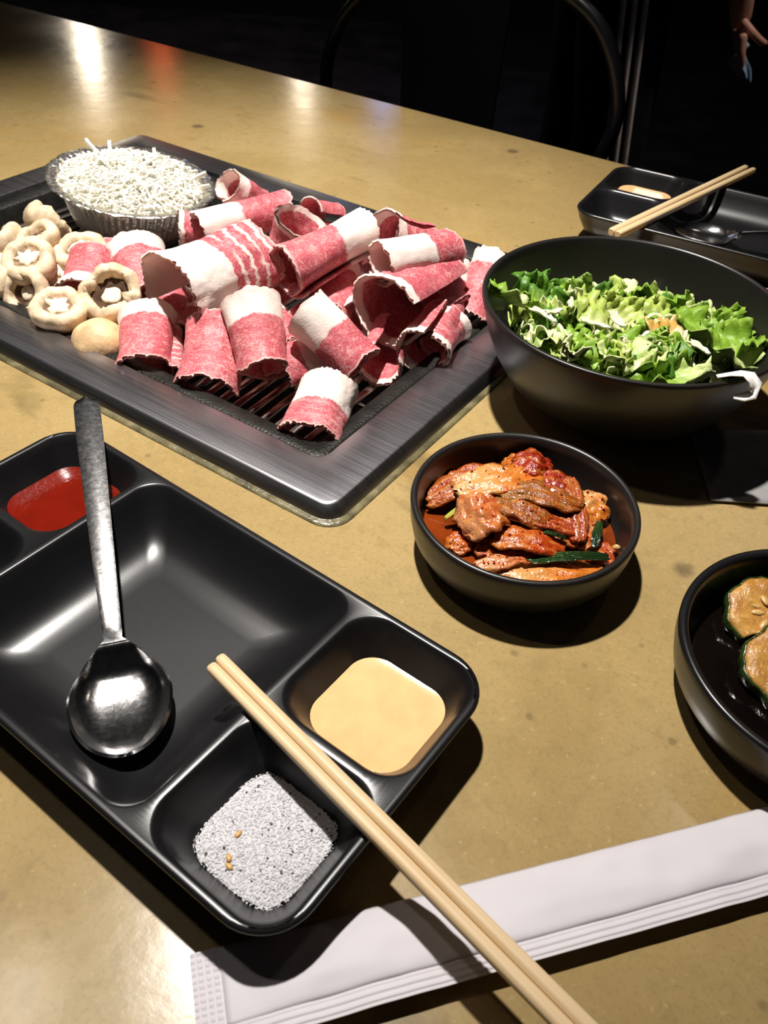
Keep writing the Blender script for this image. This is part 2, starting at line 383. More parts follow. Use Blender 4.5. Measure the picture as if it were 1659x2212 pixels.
# ------------------------------------------------------------------ table (with the cut-out for the grill)
GX, GY = 0.502, 0.343                 # grill frame outer size
gc = T(-GX / 2, GY / 2)
tab = empty('dining_table', (gc.x, gc.y, FLOOR), TROT)
tag(tab, 'long tan polished concrete-look dining table carrying the grill and every dish', 'table')
TX0, TX1, TY0, TY1 = -1.35, 0.95, -0.475, 0.4485   # table outline in the grill-centred frame
def rect_ring(z, ins):
    # outline with the same point count as the rounded hole, so the two can be bridged
    H = rrect(GX / 2, GY / 2, .012, z); out = []
    for x, y, _ in H:
        tx = (TX1 - ins if x > 0 else -(-TX0 - ins)); ty = (TY1 - ins if y > 0 else TY0 + ins)
        out.append((tx, ty))
    n = 8; P = []
    for q in range(4):
        blk = out[q * n:(q + 1) * n]; hb = H[q * n:(q + 1) * n]
        for i in range(n):
            P.append((blk[i][0], blk[i][1], z))
    return P
hole = lambda z: rrect(GX / 2 - .012, GY / 2 - .012, .012, z)
top_z = 0.75
b = MB()
b.rings([hole(top_z - .045), hole(top_z), rect_ring(top_z, .003), rect_ring(top_z - .003, 0), rect_ring(top_z - .045, 0), hole(top_z - .045)])
bm = bmesh.new(); me = mesh('tabletop', b.V, b.F, MT['table'], False); bm.from_mesh(me)
bmesh.ops.remove_doubles(bm, verts=bm.verts, dist=1e-5); bmesh.ops.recalc_face_normals(bm, faces=bm.faces); bm.to_mesh(me); bm.free()
obj('tabletop', me, tab)
for sx in (TX0 + .08, TX1 - .08):
    for sy in (TY0 + .07, TY1 - .07):
        b = MB(); b.box((sx, sy, (top_z - .045) / 2), (.03, .03, (top_z - .045) / 2)); b.build('leg', MT['dark_metal'], tab, False)
for sy in (TY0 + .07, TY1 - .07):
    b = MB(); b.box(((TX0 + TX1) / 2, sy, top_z - .075), ((TX1 - TX0) / 2 - .11, .012, .03)); b.build('rail', MT['dark_metal'], tab, False)

# ------------------------------------------------------------------ built-in grill
grill = empty('tabletop_grill', (gc.x, gc.y, 0), TROT)
tag(grill, 'rectangular stainless steel grill sunk into the table, piled with raw meat', 'grill')
hx, hy = GX / 2, GY / 2
FW = .034                             # frame width up to the opening
b = MB()
b.rings([rrect(hx, hy, .013, .0004), rrect(hx - .0004, hy - .0004, .0128, .0022), rrect(hx - .0048, hy - .0048, .009, .0072), rrect(hx - .0058, hy - .0058, .0082, .0079),
         rrect(hx - .0070, hy - .0070, .0075, .0081), rrect(hx - FW + .001, hy - FW + .001, .010, .0081), rrect(hx - FW, hy - FW, .009, .0077), rrect(hx - FW - .0006, hy - FW - .0006, .009, .0020)])
autosmooth(b.build('steel_frame', MT['steel'], grill), 60)
b = MB()
b.rings([rrect(hx + .0036, hy + .0036, .015, .0003), rrect(hx + .0028, hy + .0028, .015, .0014), rrect(hx + .0012, hy + .0012, .014, .0012), rrect(hx - .001, hy - .001, .013, .0016)])
b.build('sealant_strip', MT['seal'], grill)
i0 = FW + .0012
b = MB()
b.rings([rrect(hx - i0, hy - i0, .008, .0030), rrect(hx - i0 - .0005, hy - i0 - .0005, .008, .0052), rrect(hx - i0 - .002, hy - i0 - .002, .008, .0060), rrect(hx - i0 - .0125, hy - i0 - .0125, .007, .0042),
         rrect(hx - i0 - .0138, hy - i0 - .0138, .007, .0028), rrect(hx - i0 - .0150, hy - i0 - .0150, .007, -.020), rrect(hx - i0 - .020, hy - i0 - .020, .007, -.060)], cap1=True)
autosmooth(b.build('inner_pan', MT['dark_pan'], grill), 50)
ix, iy = hx - i0 - .016, hy - i0 - .016
bar = MB(); rr = []
for q in (-1.004, -.5, 0, .5, 1.004):
    zc = -.0140 + .0034 * (1 - q * q)
    rr.append([(x, iy * q, zc + z) for x, z in ((-.0032, -.0010), (-.0022, -.0017), (.0022, -.0017), (.0032, -.0010), (.0030, .0002), (.0016, .0010), (-.0016, .0010), (-.0030, .0002))])
bar.rings(rr, True, True)
bar_me = fix_normals(mesh('grate_bar', bar.V, bar.F, MT['steel_bar']))
k = int(2 * ix / .0115)
for i in range(k):
    o = obj('grate_bar', bar_me, grill); o.location = (-ix + (i + .5) * 2 * ix / k, 0, 0)
for sy in (-.45, .45):
    b = MB(); b.tube([(-ix - .001, iy * sy, -.0152), (ix + .001, iy * sy, -.0152)], .002, 8); b.build('cross_bar', MT['steel_bar'], grill)

# ------------------------------------------------------------------ shells, rolls and leaves
def shell(P, thick):
    """P: (nu, nv, 3) mid-surface -> vertices, faces, per-vertex normals, closed thin slab"""
    nu, nv = P.shape[:2]
    du = np.gradient(P, axis=0); dv = np.gradient(P, axis=1)
    N = np.cross(du, dv); N /= np.linalg.norm(N, axis=2, keepdims=True) + 1e-12
    A = (P + N * thick / 2).reshape(-1, 3); B = (P - N * thick / 2).reshape(-1, 3)
    V = np.vstack([A, B]); NV = np.vstack([N.reshape(-1, 3), -N.reshape(-1, 3)])
    ij = lambda i, j: i * nv + j
    o = nu * nv; F = []
    for i in range(nu - 1):
        for j in range(nv - 1):
            F.append((ij(i, j), ij(i + 1, j), ij(i + 1, j + 1), ij(i, j + 1)))
            F.append((o + ij(i, j), o + ij(i, j + 1), o + ij(i + 1, j + 1), o + ij(i + 1, j)))
    for i in range(nu - 1):
        F.append((ij(i, 0), o + ij(i, 0), o + ij(i + 1, 0), ij(i + 1, 0)))
        F.append((ij(i, nv - 1), ij(i + 1, nv - 1), o + ij(i + 1, nv - 1), o + ij(i, nv - 1)))
    for j in range(nv - 1):
        F.append((ij(0, j), ij(0, j + 1), o + ij(0, j + 1), o + ij(0, j)))
        F.append((ij(nu - 1, j), o + ij(nu - 1, j), o + ij(nu - 1, j + 1), ij(nu - 1, j + 1)))
    return V, F, NV
MEAT_LABEL = {
 'curl_top': 'pale pink curled meat slice standing open beside the foil cup of cheese',
 'red_back': 'meat roll with white frayed left end and red right end behind the striped slab',
 'fold_foil': 'dark red folded meat slice tucked against the right side of the foil cup',
 'slab': 'largest meat slice, broad white fat with red stripes, arched beside the mushrooms',
 'loop_mid': 'upright looped meat slice with pale edge behind the big centre roll',
 'red_peek': 'small red meat tip peeking out behind the upright loop',
 'centre_big': 'big meat roll in the pile centre, red lower left and white upper right',
 'open_rear': 'open curled meat slice with cream fat rim at the rear right of the pile',
 'red_rear': 'thin red meat slice lying at the rear right edge of the pile',
 'white_open': 'white meat roll with open frosty left end and red right end',
 'big_c': 'wide C-shaped meat slice with a dark red hollow and cream edge',
 'front_open': 'open meat curl with frosty rim at the right wall of the grill',
 'right_pink': 'pink striped meat roll lying against the right rim of the grill',
 'lean_right': 'meat slice leaning up against the black salad bowl',
 'front_left': 'meat roll pointing to the viewer, white top and red open lower end, left of centre',
 'front_right': 'slanting meat roll with white upper half and red open lower right end',
 'red_drape': 'streaky red meat slice draped over the bare grate bars',
 'pale_flat': 'pale fatty meat slice lying flat under the two front rolls',
 'front_small': 'lowest meat slice in the near corner of the grill, white top and red foot',
 'by_mushroom': 'red meat roll with pale top beside the golden mushroom',
 'thin_side': 'thin red meat strip standing beside the roll next to the mushrooms',
 'behind_mush': 'pink meat roll standing behind the mushroom with dark gills, on its left',
 'white_behind': 'meat roll with white top behind the mushroom with dark gills, on its right',
 'under_slab': 'shaded pink meat roll under the big striped slab',
 'pale_back': 'pale pink meat slice behind the wide C-shaped slice',
 'frayed': 'small frayed meat scrap between the striped slab and the centre roll',
 'dark_inner': 'shaded meat slice deep between the centre roll and the C-shaped slice',
 'deep_right': 'shaded red meat slice under the C-shaped slice',
 'deep_left': 'shaded meat slice between the two front rolls',
 'deep_back': 'shaded meat slice under the centre roll at the back',
 'fill_a': 'shaded meat slice under the left end of the striped slab',
 'fill_b': 'shaded meat slice between the striped slab and the front left roll',
 'fill_c': 'pale meat slice under the slanting front right roll',
 'fill_d': 'shaded meat slice left of the hollow of the C-shaped slice',
 'fill_e': 'shaded meat slice under the white open roll',
 'fill_f': 'shaded meat slice behind the largest mushroom, lying low',
 'fill_g': 'shaded meat slice under the white frayed roll at the back',
 'fill_h': 'shaded meat slice under the right end of the C-shaped slice',
 'fill_i': 'shaded meat slice under the white end of the centre roll',
 'fill_j': 'shaded meat scrap between the slab and the draped streaky slice',
 'red_streak': 'streaky red meat slice under the right end of the striped slab',
}
MEAT = [
  ('curl_top',(-0.1400,0.6518,0.0450),(-0.1191,0.6682,0.0220),0.0133,0.0139,1,150,0.3,0),
  ('red_back',(-0.1529,0.6045,0.0300),(-0.0900,0.6395,0.0340),0.0128,0.0149,1.15,200,0.45,0),
  ('fold_foil',(-0.1711,0.6161,0.0220),(-0.1431,0.6223,0.0200),0.0139,0.0125,0.9,180,0.12,0),
  ('slab',(-0.1473,0.4893,0.0340),(-0.0973,0.5419,0.0380),0.0279,0.0243,0.62,-120,0.46,1),
  ('loop_mid',(-0.0707,0.5783,0.0500),(-0.0865,0.5806,0.0150),0.0193,0.0149,1.05,60,0.1,0),
  ('red_peek',(-0.0709,0.6189,0.0400),(-0.0535,0.6387,0.0300),0.0114,0.0102,0.9,100,0,0),
  ('centre_big',(-0.0248,0.5572,0.0560),(-0.0740,0.5078,0.0460),0.0145,0.0171,1.2,170,0.4,0),
  ('open_rear',(-0.0131,0.5780,0.0460),(0.0171,0.5985,0.0300),0.0165,0.0150,0.95,30,0.2,0),
  ('red_rear',(0.0006,0.5862,0.0380),(0.0235,0.6005,0.0360),0.0081,0.0075,0.9,100,0.1,0),
  ('white_open',(-0.0139,0.5185,0.0520),(0.0344,0.5538,0.0480),0.0145,0.0139,1.2,150,0.62,0),
  ('big_c',(-0.0075,0.4912,0.0320),(0.0315,0.5477,0.0300),0.0235,0.0204,0.88,100,0.1,0),
  ('front_open',(0.0183,0.4724,0.0140),(0.0328,0.5105,0.0180),0.0156,0.0136,0.95,20,0.14,0),
  ('right_pink',(0.0409,0.5088,0.0160),(0.0239,0.4862,0.0120),0.0116,0.0113,1,90,0.2,0.4),
  ('lean_right',(0.0683,0.5723,0.0340),(0.0508,0.5344,0.0060),0.0137,0.0142,0.5,-60,0.22,0),
  ('front_left',(-0.0911,0.4790,0.0400),(-0.0789,0.4401,0.0140),0.0178,0.0155,1.15,180,0.36,0),
  ('front_right',(-0.0565,0.4653,0.0440),(-0.0177,0.4452,0.0200),0.0155,0.0143,1.2,200,0.46,0),
  ('red_drape',(-0.1139,0.4798,0.0160),(-0.1168,0.4341,-0.0020),0.0197,0.0176,0.48,-86,0,0.1),
  ('pale_flat',(-0.0322,0.4749,0.0060),(-0.0737,0.4500,0.0060),0.0185,0.0159,0.5,-90,0.7,0),
  ('front_small',(-0.0378,0.4322,0.0100),(-0.0476,0.3895,-0.0020),0.0155,0.0171,0.6,-108,0.5,0.2),
  ('by_mushroom',(-0.1661,0.4963,0.0120),(-0.1587,0.4497,0.0020),0.0162,0.0147,0.9,140,0.24,0),
  ('thin_side',(-0.1522,0.4925,0.0060),(-0.1399,0.4518,0.0000),0.0067,0.0058,0.8,100,0,0.6),
  ('behind_mush',(-0.2200,0.5218,0.0120),(-0.2194,0.5586,0.0220),0.0153,0.0144,0.9,160,0.25,0),
  ('white_behind',(-0.1943,0.5736,0.0220),(-0.1718,0.5218,0.0100),0.0184,0.0147,0.9,160,0.26,0),
  ('under_slab',(-0.1669,0.5391,0.0120),(-0.1478,0.5060,0.0000),0.0121,0.0118,1,120,0,0),
  ('pale_back',(0.0378,0.5676,0.0260),(0.0317,0.5176,0.0140),0.0131,0.0117,0.8,90,0.35,0),
  ('frayed',(-0.1002,0.5410,0.0300),(-0.0822,0.5208,0.0220),0.0098,0.0103,0.9,80,0.3,0),
  ('dark_inner',(-0.0399,0.5501,0.0240),(-0.0490,0.5074,0.0140),0.0157,0.0143,0.9,70,0.2,0),
  ('deep_right',(-0.0103,0.4661,0.0060),(-0.0012,0.5051,0.0080),0.0137,0.0137,0.8,60,0.1,0),
  ('deep_left',(-0.0888,0.5068,0.0080),(-0.0643,0.4744,0.0040),0.0158,0.0145,0.9,90,0.15,0),
  ('deep_back',(-0.0797,0.6038,0.0100),(-0.0372,0.6098,0.0100),0.0177,0.0171,0.9,90,0.1,0),
  ('fill_a',(-0.1461,0.5759,0.0040),(-0.1530,0.5427,0.0020),0.0173,0.0159,0.9,90,0.2,0),
  ('fill_b',(-0.1132,0.5683,0.0100),(-0.1175,0.5330,0.0060),0.0177,0.0156,0.9,90,0.1,0),
  ('fill_c',(-0.0515,0.4997,0.0040),(-0.0689,0.5128,0.0060),0.0164,0.0152,0.9,90,0.5,0),
  ('fill_d',(-0.0241,0.5141,0.0120),(-0.0391,0.5417,0.0140),0.0159,0.0157,0.9,60,0.2,0),
  ('fill_e',(-0.0004,0.5635,0.0200),(0.0128,0.5802,0.0200),0.0160,0.0148,0.9,60,0.2,0),
  ('fill_f',(-0.2066,0.5677,0.0040),(-0.2236,0.5920,0.0060),0.0156,0.0153,0.9,60,0.2,0),
  ('fill_g',(-0.1218,0.6439,0.0120),(-0.1399,0.6198,0.0100),0.0177,0.0157,0.9,60,0.3,0),
  ('fill_h',(0.0240,0.5507,0.0100),(0.0110,0.5323,0.0080),0.0152,0.0142,0.9,60,0.2,0),
  ('fill_i',(-0.0504,0.5952,0.0160),(-0.0232,0.6108,0.0180),0.0159,0.0154,0.9,60,0.1,0),
  ('fill_j',(-0.1369,0.5143,0.0040),(-0.1429,0.4954,0.0000),0.0125,0.0123,0.9,60,0.1,0),
  ('red_streak',(-0.1351,0.5790,0.0180),(-0.0946,0.5847,0.0180),0.0148,0.0149,0.9,90,0.1,0.9),
]
def meat_slice(key, c0, c1, r0, r1, turns, a0, fat, streak, idx):
    c0, c1 = np.array(c0), np.array(c1)
    ax = c1 - c0; L = np.linalg.norm(ax); d = ax / L
    up = np.array([0, 0, 1.0]); 
    if abs(d[2]) > .85: up = np.array([0, 1.0, .3])
    n1 = up - d * (up @ d); n1 /= np.linalg.norm(n1); n2 = np.cross(d, n1)
    nu, nv = 64, 30
    P = np.zeros((nu, nv, 3)); UV = np.zeros((nu, nv, 2)); sd = idx * 7.31
    for i in range(nu):
        u = i / (nu - 1); ang = R(a0) + turns * 2 * math.pi * u
        e0 = .055 * nz(u * 5 + sd, 1.3) + .02 * nz(u * 19 + sd, 4.1) + .028 * nz(u * 48 + sd, 9.1)
        e1 = .055 * nz(u * 5 + sd, 7.7) + .02 * nz(u * 19 + sd, 2.2) + .028 * nz(u * 48 + sd, 5.1)
        for j in range(nv):
            v = j / (nv - 1); vv = -e0 * (1 - v) * 1.3 + v * (1 + e1 * 1.3)
            r = r0 * (1 - v) + r1 * v
            spiral = 1.0 - (.26 * max(0, 1 - u * 1.5) if turns > .95 else 0)
            wob = 1 + .10 * nz(ang * .8 + sd, v * 1.8) + .05 * nz(ang * 2.3 + sd, v * 4) + .015 * nz(u * 26 + sd, v * 16)
            flare = 1 + .10 * (abs(v - .5) * 2) ** 3
            rr = r * spiral * wob * flare
            x, y = rr * math.cos(ang) * .93, rr * math.sin(ang) * 1.04
            bend = L * .05 * math.sin(v * math.pi) * nz(sd, 3.3)
            P[i, j] = c0 + d * (L * vv) + n1 * (x + bend) + n2 * y
            UV[i, j] = (u * turns * 2 * math.pi * (r0 + r1) / 2, min(1, max(0, v)))
    base = c0.copy(); base[2] = float(P[:, :, 2].min()); base[:2] = (c0[:2] + c1[:2]) / 2
    P = P - base
    V, F, NV = shell(P, .0023)
    uv = np.vstack([UV.reshape(-1, 2)] * 2)
    root = empty('meat_slice', tuple(base))
    tag(root, MEAT_LABEL[key], 'meat', 'raw meat slices on the grill')
    vn = uv[:, 1]
    lean, fatf = [], []
    for f in F:
        (fatf if float(np.mean([vn[k] for k in f])) < fat else lean).append(f)
    for nm, fs in (('lean_meat', lean), ('fat_band', fatf)):
        if not fs: continue
        used = sorted({k for f in fs for k in f}); mp = {k: q for q, k in enumerate(used)}
        me = mesh(nm, V[used], [tuple(mp[k] for k in f) for f in fs], MT['meat'], True, uv[used])
        me.normals_split_custom_set_from_vertices([tuple(x) for x in NV[used]])
        o = obj(nm, me, root); o['fat'] = float(fat); o['streak'] = float(streak)
        if nm == 'fat_band': o['label'] = 'white fat band'
    return root
for i, m in enumerate(MEAT): meat_slice(*m, idx=i + 1)

# ------------------------------------------------------------------ mushrooms
MUSH = [
  ('broken',(-0.2711,0.6091,0.0240),0.0170,(0.3, 0.5, 0.3)),
  ('gill_up',(-0.2673,0.5794,0.0260),0.0160,(-0.2, -0.1, 1)),
  ('pale_scar',(-0.2330,0.5709,0.0200),0.0187,(0.0, -0.3, 1)),
  ('front_scar',(-0.2614,0.5455,0.0240),0.0187,(-0.1, -0.45, 1)),
  ('tucked',(-0.2452,0.5521,0.0120),0.0141,(0.5, -0.2, 0.7)),
  ('hollow_left',(-0.2597,0.5258,0.0100),0.0169,(-0.2, -0.75, 0.5)),
  ('corner_pale',(-0.2258,0.4952,0.0160),0.0174,(0.1, -0.3, 1)),
  ('dark_gill',(-0.1949,0.5124,0.0200),0.0208,(-0.05, -0.55, 0.9)),
  ('golden',(-0.1946,0.4741,0.0060),0.0165,(0.1, 0.3, -1)),
  ('edge_upper',(-0.2951,0.5792,0.0200),0.0171,(-0.5, 0, 0.6)),
  ('edge_low',(-0.2833,0.5366,0.0100),0.0151,(-0.6, -0.3, 0.5)),
  ('edge_mid',(-0.2912,0.5644,0.0080),0.0157,(-0.5, 0.2, -0.6)),
]
MUSH_LABEL = {
 'broken': 'broken mushroom turned on its side, farthest back beside the foil cup',
 'gill_up': 'upturned mushroom with an open brown hollow just in front of the broken one',
 'pale_scar': 'pale mushroom with a cracked stem scar nearest the foil cup',
 'front_scar': 'round mushroom with a ragged white stem scar near the left picture edge',
 'tucked': 'mushroom half hidden under the one with a ragged white scar, on its right',
 'hollow_left': 'mushroom lying on its side with a dark hollow facing the left rim',
 'corner_pale': 'smooth pale mushroom against the near rim, left of the one with dark gills',
 'dark_gill': 'largest mushroom, upturned with dark brown gills and a torn rim',
 'golden': 'golden-brown mushroom cap dome up, lowest against the near rim',
 'edge_upper': 'mushroom cut by the left picture edge, upper one',
 'edge_low': 'mushroom cut by the left picture edge, lower one',
 'edge_mid': 'mushroom at the left picture edge lying under the other two',
}
def mushroom(key, loc, r, face, idx):
    r = r * 1.06
    rnd = random.Random(idx * 13 + 5); sd = idx * 3.7
    q = Vector(face).normalized().to_track_quat('Z', 'Y')
    root = bpy.data.objects.new('mushroom', None); link(root); root.empty_display_size = .01
    root.location = loc; root.rotation_mode = 'QUATERNION'; root.rotation_quaternion = q
    tag(root, MUSH_LABEL[key], 'mushroom', 'button mushrooms on the grill')
    openr = {'dark_gill': .60, 'hollow_left': .56, 'gill_up': .50, 'broken': .5, 'tucked': .46}.get(key, .50)
    torn = {'dark_gill': .22, 'broken': .30, 'front_scar': .10}.get(key, .08)
    scar = key not in ('dark_gill', 'hollow_left', 'gill_up', 'broken')
    lips = [(openr + .10, .33), (openr + .02, .27), (openr - .01, .20), (openr - .04, .14)] if scar else [(openr + .10, .33), (openr + .02, .29), (openr - .01, .16), (openr - .04, -.02)]
    prof = [(0.0, -.74), (.30, -.72), (.58, -.63), (.80, -.46), (.94, -.24), (1.0, -.02), (.995, .12), (.955, .23), (.88, .30), (.76, .335)] + lips
    n = 44; rings = []
    for pi, (a, z) in enumerate(prof):
        ring = []
        for k in range(n):
            th = 2 * math.pi * k / n; cx, sx = math.cos(th), math.sin(th)
            w = 1 + .13 * nz(cx * 1.2 + sd, sx * 1.2) + .03 * nz(cx * 3 + sd, sx * 3, z)
            zz = z
            if pi >= 7:
                t = torn * (nz(cx * 2.2 + sd, sx * 2.2, 5) + .7 * nz(cx * 6 + sd, sx * 6, 2.2))
                zz += t; w *= 1 + (.9 * nz(cx * 5 + sd, sx * 5, 8.1) * (.07 + torn * .45) if pi >= 10 else -abs(t) * .3)
            ring.append((a * r * w * cx, a * r * w * sx, zz * r))
        rings.append(ring)
    b = MB(); b.rings(rings[1:]); b.V.append((0, 0, -.78 * r)); c = len(b.V) - 1
    for k in range(n): b.F.append((k, c, (k + 1) % n))
    b.build('cap', MT['mush_cap_gold' if key == 'golden' else 'mush_cap'], root)
    # radial gills round the hollow
    b = MB(); m = 40
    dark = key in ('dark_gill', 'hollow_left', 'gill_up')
    ri, ro = .20 * r, (openr + .07) * r
    z0 = (.14 if scar else -.06) * r
    rr = []
    for a, zf in ((ri, -.12), (ri + (ro - ri) * .35, .0), (ri + (ro - ri) * .75, .05), (ro, .0)):
        rr.append([(a * math.cos(2 * math.pi * k / (2 * m)), a * math.sin(2 * math.pi * k / (2 * m)), z0 + zf * r + (.035 * r if k % 2 else 0)) for k in range(2 * m)])
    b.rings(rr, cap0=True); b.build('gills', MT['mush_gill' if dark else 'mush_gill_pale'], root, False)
    # snapped stem
    SJ = .75 if scar else .25
    sr = (.30 if dark else openr - .10) * r; top = (.04 if dark else .30) * r
    rr = []
    for a, z in ((1.0, -.10), (1.02, .0), (1.0, .5), (.9, .85), (.62, 1.0), (.3, .94)):
        rr.append([(sr * a * (1 + SJ * nz(math.cos(k * .349) * 2.4 + sd, math.sin(k * .349) * 2.4)) * math.cos(2 * math.pi * k / 18), sr * a * (1 + SJ * nz(math.cos(k * .349) * 2.4 + sd, math.sin(k * .349) * 2.4)) * math.sin(2 * math.pi * k / 18),
                    z0 - .04 * r + (top - z0) * z * (1 + .45 * nz(math.cos(k * .349) * 3 + sd, math.sin(k * .349) * 3, z * 3))) for k in range(18)])
    b = MB(); b.rings(rr, True, True); b.build('stem', MT['mush_stem'], root)
    return root
for i, m in enumerate(MUSH): mushroom(*m, idx=i + 1)

# ------------------------------------------------------------------ foil cup of cheese
FC = Vector((-0.228, 0.681, -.0015)); FR = .0672; FH = .0345
foil = empty('foil_cup', FC, R(-5)); foil.rotation_euler = (R(1), R(8), R(-5)); tag(foil, 'round crimped aluminium foil cup holding shredded cheese at the back of the grill', 'foil cup')
def foil_ring(r, z, amp, wav, n=240, jit=0.0, sd=0.0):
    P = []
    for k in range(n):
        th = 2 * math.pi * k / n
        rr = r + amp * math.sin(th * wav) + jit * nz(th * 9 + sd, r * 90)
        P.append((rr * math.cos(th), rr * .97 * math.sin(th), z + jit * .8 * nz(th * 12 + sd, 8.8)))
    return P
b = MB()
b.rings([foil_ring(.044, .0006, .0, 60), foil_ring(.0475, .0008, .0006, 60), foil_ring(.0505, .010, .0009, 60), foil_ring(.0545, .022, .0009, 60), foil_ring(.058, FH - .002, .0008, 60)], cap0=True)
b.build('pleated_wall', MT['foil'], foil)
b = MB()
b.rings([foil_ring(.058, FH - .002, .0008, 60), foil_ring(.0592, FH, .0007, 60), foil_ring(.0632, FH + .0006, .0004, 60, jit=.0016, sd=2), foil_ring(FR, FH + .0010, .0003, 60, jit=.0018, sd=5), foil_ring(FR + .0005, FH + .0002, .0, 60, jit=.0018, sd=5), foil_ring(.0622, FH - .0004, .0, 60, jit=.0012, sd=2)])
b.build('crimped_rim', MT['foil'], foil)
rnd = random.Random(4)
b = MB()
def cheese_h(x, y):
    q = math.hypot(x, y) / .060
    return max(0, FH - .004 + .0135 * max(0, 1 - q * q) ** .8 + .004 * nz(x * 60, y * 60))
# filling under the loose shreds
rr = [[(q * .055 * math.cos(2 * math.pi * k / 40), q * .055 * math.sin(2 * math.pi * k / 40), cheese_h(q * .055 * math.cos(2 * math.pi * k / 40), q * .055 * math.sin(2 * math.pi * k / 40)) - .004) for k in range(40)] for q in (1.0, .8, .6, .4, .2, .03)]
b.rings([[(x * .8, y * .8, .004) for x, y, z in rr[0]]] + rr, True, True)
def shred(b, x, y, z, L, w, yaw, pitch, bend):
    pts = []
    for t in (-1, -.33, .33, 1):
        pts.append(Vector((L / 2 * t, bend * (1 - t * t), 0)))
    M = Matrix.Translation((x, y, z)) @ Matrix.Rotation(yaw, 4, 'Z') @ Matrix.Rotation(pitch, 4, 'Y')
    rr = [[M @ (p + Vector((0, sy * w / 2, sz * w / 2))) for sy, sz in ((-1, -1), (1, -1), (1, 1), (-1, 1))] for p in pts]
    b.rings(rr, True, True)
for i in range(1900):
    a = rnd.uniform(0, 2 * math.pi); q = math.sqrt(rnd.random()) * .0560
    x, y = q * math.cos(a), q * math.sin(a)
    shred(b, x, y, cheese_h(x, y) + rnd.uniform(-.003, .0022), rnd.uniform(.004, .012), rnd.uniform(.0010, .0017), rnd.uniform(0, 6.3), rnd.gauss(0, .28), rnd.gauss(0, .0012))
for x, y, z, L, yaw, pit in ((-.046, .032, .041, .016, 2.6, -.30), (-.034, .042, .040, .012, 2.0, -.25), (.004, .046, .041, .011, 2.2, -.4), (.050, .022, .042, .012, .5, -.5), (.056, .012, .038, .011, .1, -.4)):
    shred(b, x, y, z, L, .0026, yaw, pit, .0006)
ch = b.build('shredded_cheese', MT['cheese'], None, False); ch.location = FC; ch.rotation_euler = (R(1), R(8), R(-5))
tag(ch, 'heap of shredded white cheese filling the foil cup', 'cheese', None, 'stuff')

# ------------------------------------------------------------------ bowls
def bowl(name, loc, prof_out, prof_in, mat, label, n=96):
    root = empty(name, loc); tag(root, label, 'bowl')
    b = MB(); b.rings(lathe(prof_out + prof_in, n), cap0=True, cap1=True)
    b.build('body', mat, root)
    fr = prof_out[0][0]
    b = MB(); b.rings(lathe([(fr - .0035, .0006), (fr - .003, 0.0), (fr + .0002, 0.0), (fr + .0014, .0016)], n)); b.build('foot_ring', mat, root)
    return root
SB = Vector((0.1400, 0.4540, 0)); SH = .0695
s_out = [(.040, .0012), (.050, .0040), (.061, .0110), (.0705, .0210), (.0785, .0340), (.0845, .0480), (.0885, .0610), (.0900, .0665), (.0902, .0682), (.0898, .0692), (.0888, SH)]
s_in = [(.0874, .0692), (.0866, .0680), (.0855, .0630), (.0815, .0490), (.0755, .0360), (.0670, .0240), (.0560, .0140), (.0420, .0080), (.0200, .0060)]
bowl('salad_bowl', SB, s_out, s_in, MT['black_soft'], 'large deep black bowl of green salad at the right of the grill')
def in_r(z, prof):
    P = sorted(((b_, a_) for a_, b_ in prof)); 
    if z <= P[0][0]: return P[0][1] * .6
    for (z0, r0), (z1, r1) in zip(P, P[1:]):
        if z <= z1: return r0 + (r1 - r0) * (z - z0) / (z1 - z0 + 1e-9)
    return P[-1][1]
def keep_in(P, centre, prof, gap=.0014, zmin=.010):
    for idx in np.ndindex(P.shape[:-1]):
        p = P[idx]; p[2] = max(p[2], zmin)
        if p[2] > prof[0][1] + .004: continue
        lim = in_r(p[2], prof) - gap; d = math.hypot(p[0] - centre[0], p[1] - centre[1])
        if d > lim:
            k = lim / d; p[0] = centre[0] + (p[0] - centre[0]) * k; p[1] = centre[1] + (p[1] - centre[1]) * k
    return P
def grid_obj(name, P, thick, mat, base=None):
    base = P.reshape(-1, 3).mean(axis=0) if base is None else np.array(base)
    base = base.copy(); base[2] = P[..., 2].min()
    V, F, NV = shell(P - base, thick)
    nu, nv = P.shape[:2]
    uv = np.array([[(i / (nu - 1), j / (nv - 1)) for j in range(nv)] for i in range(nu)]).reshape(-1, 2)
    o = mobj(name, V, F, mat, None, True, np.vstack([uv, uv])); o.location = tuple(base)
    return o

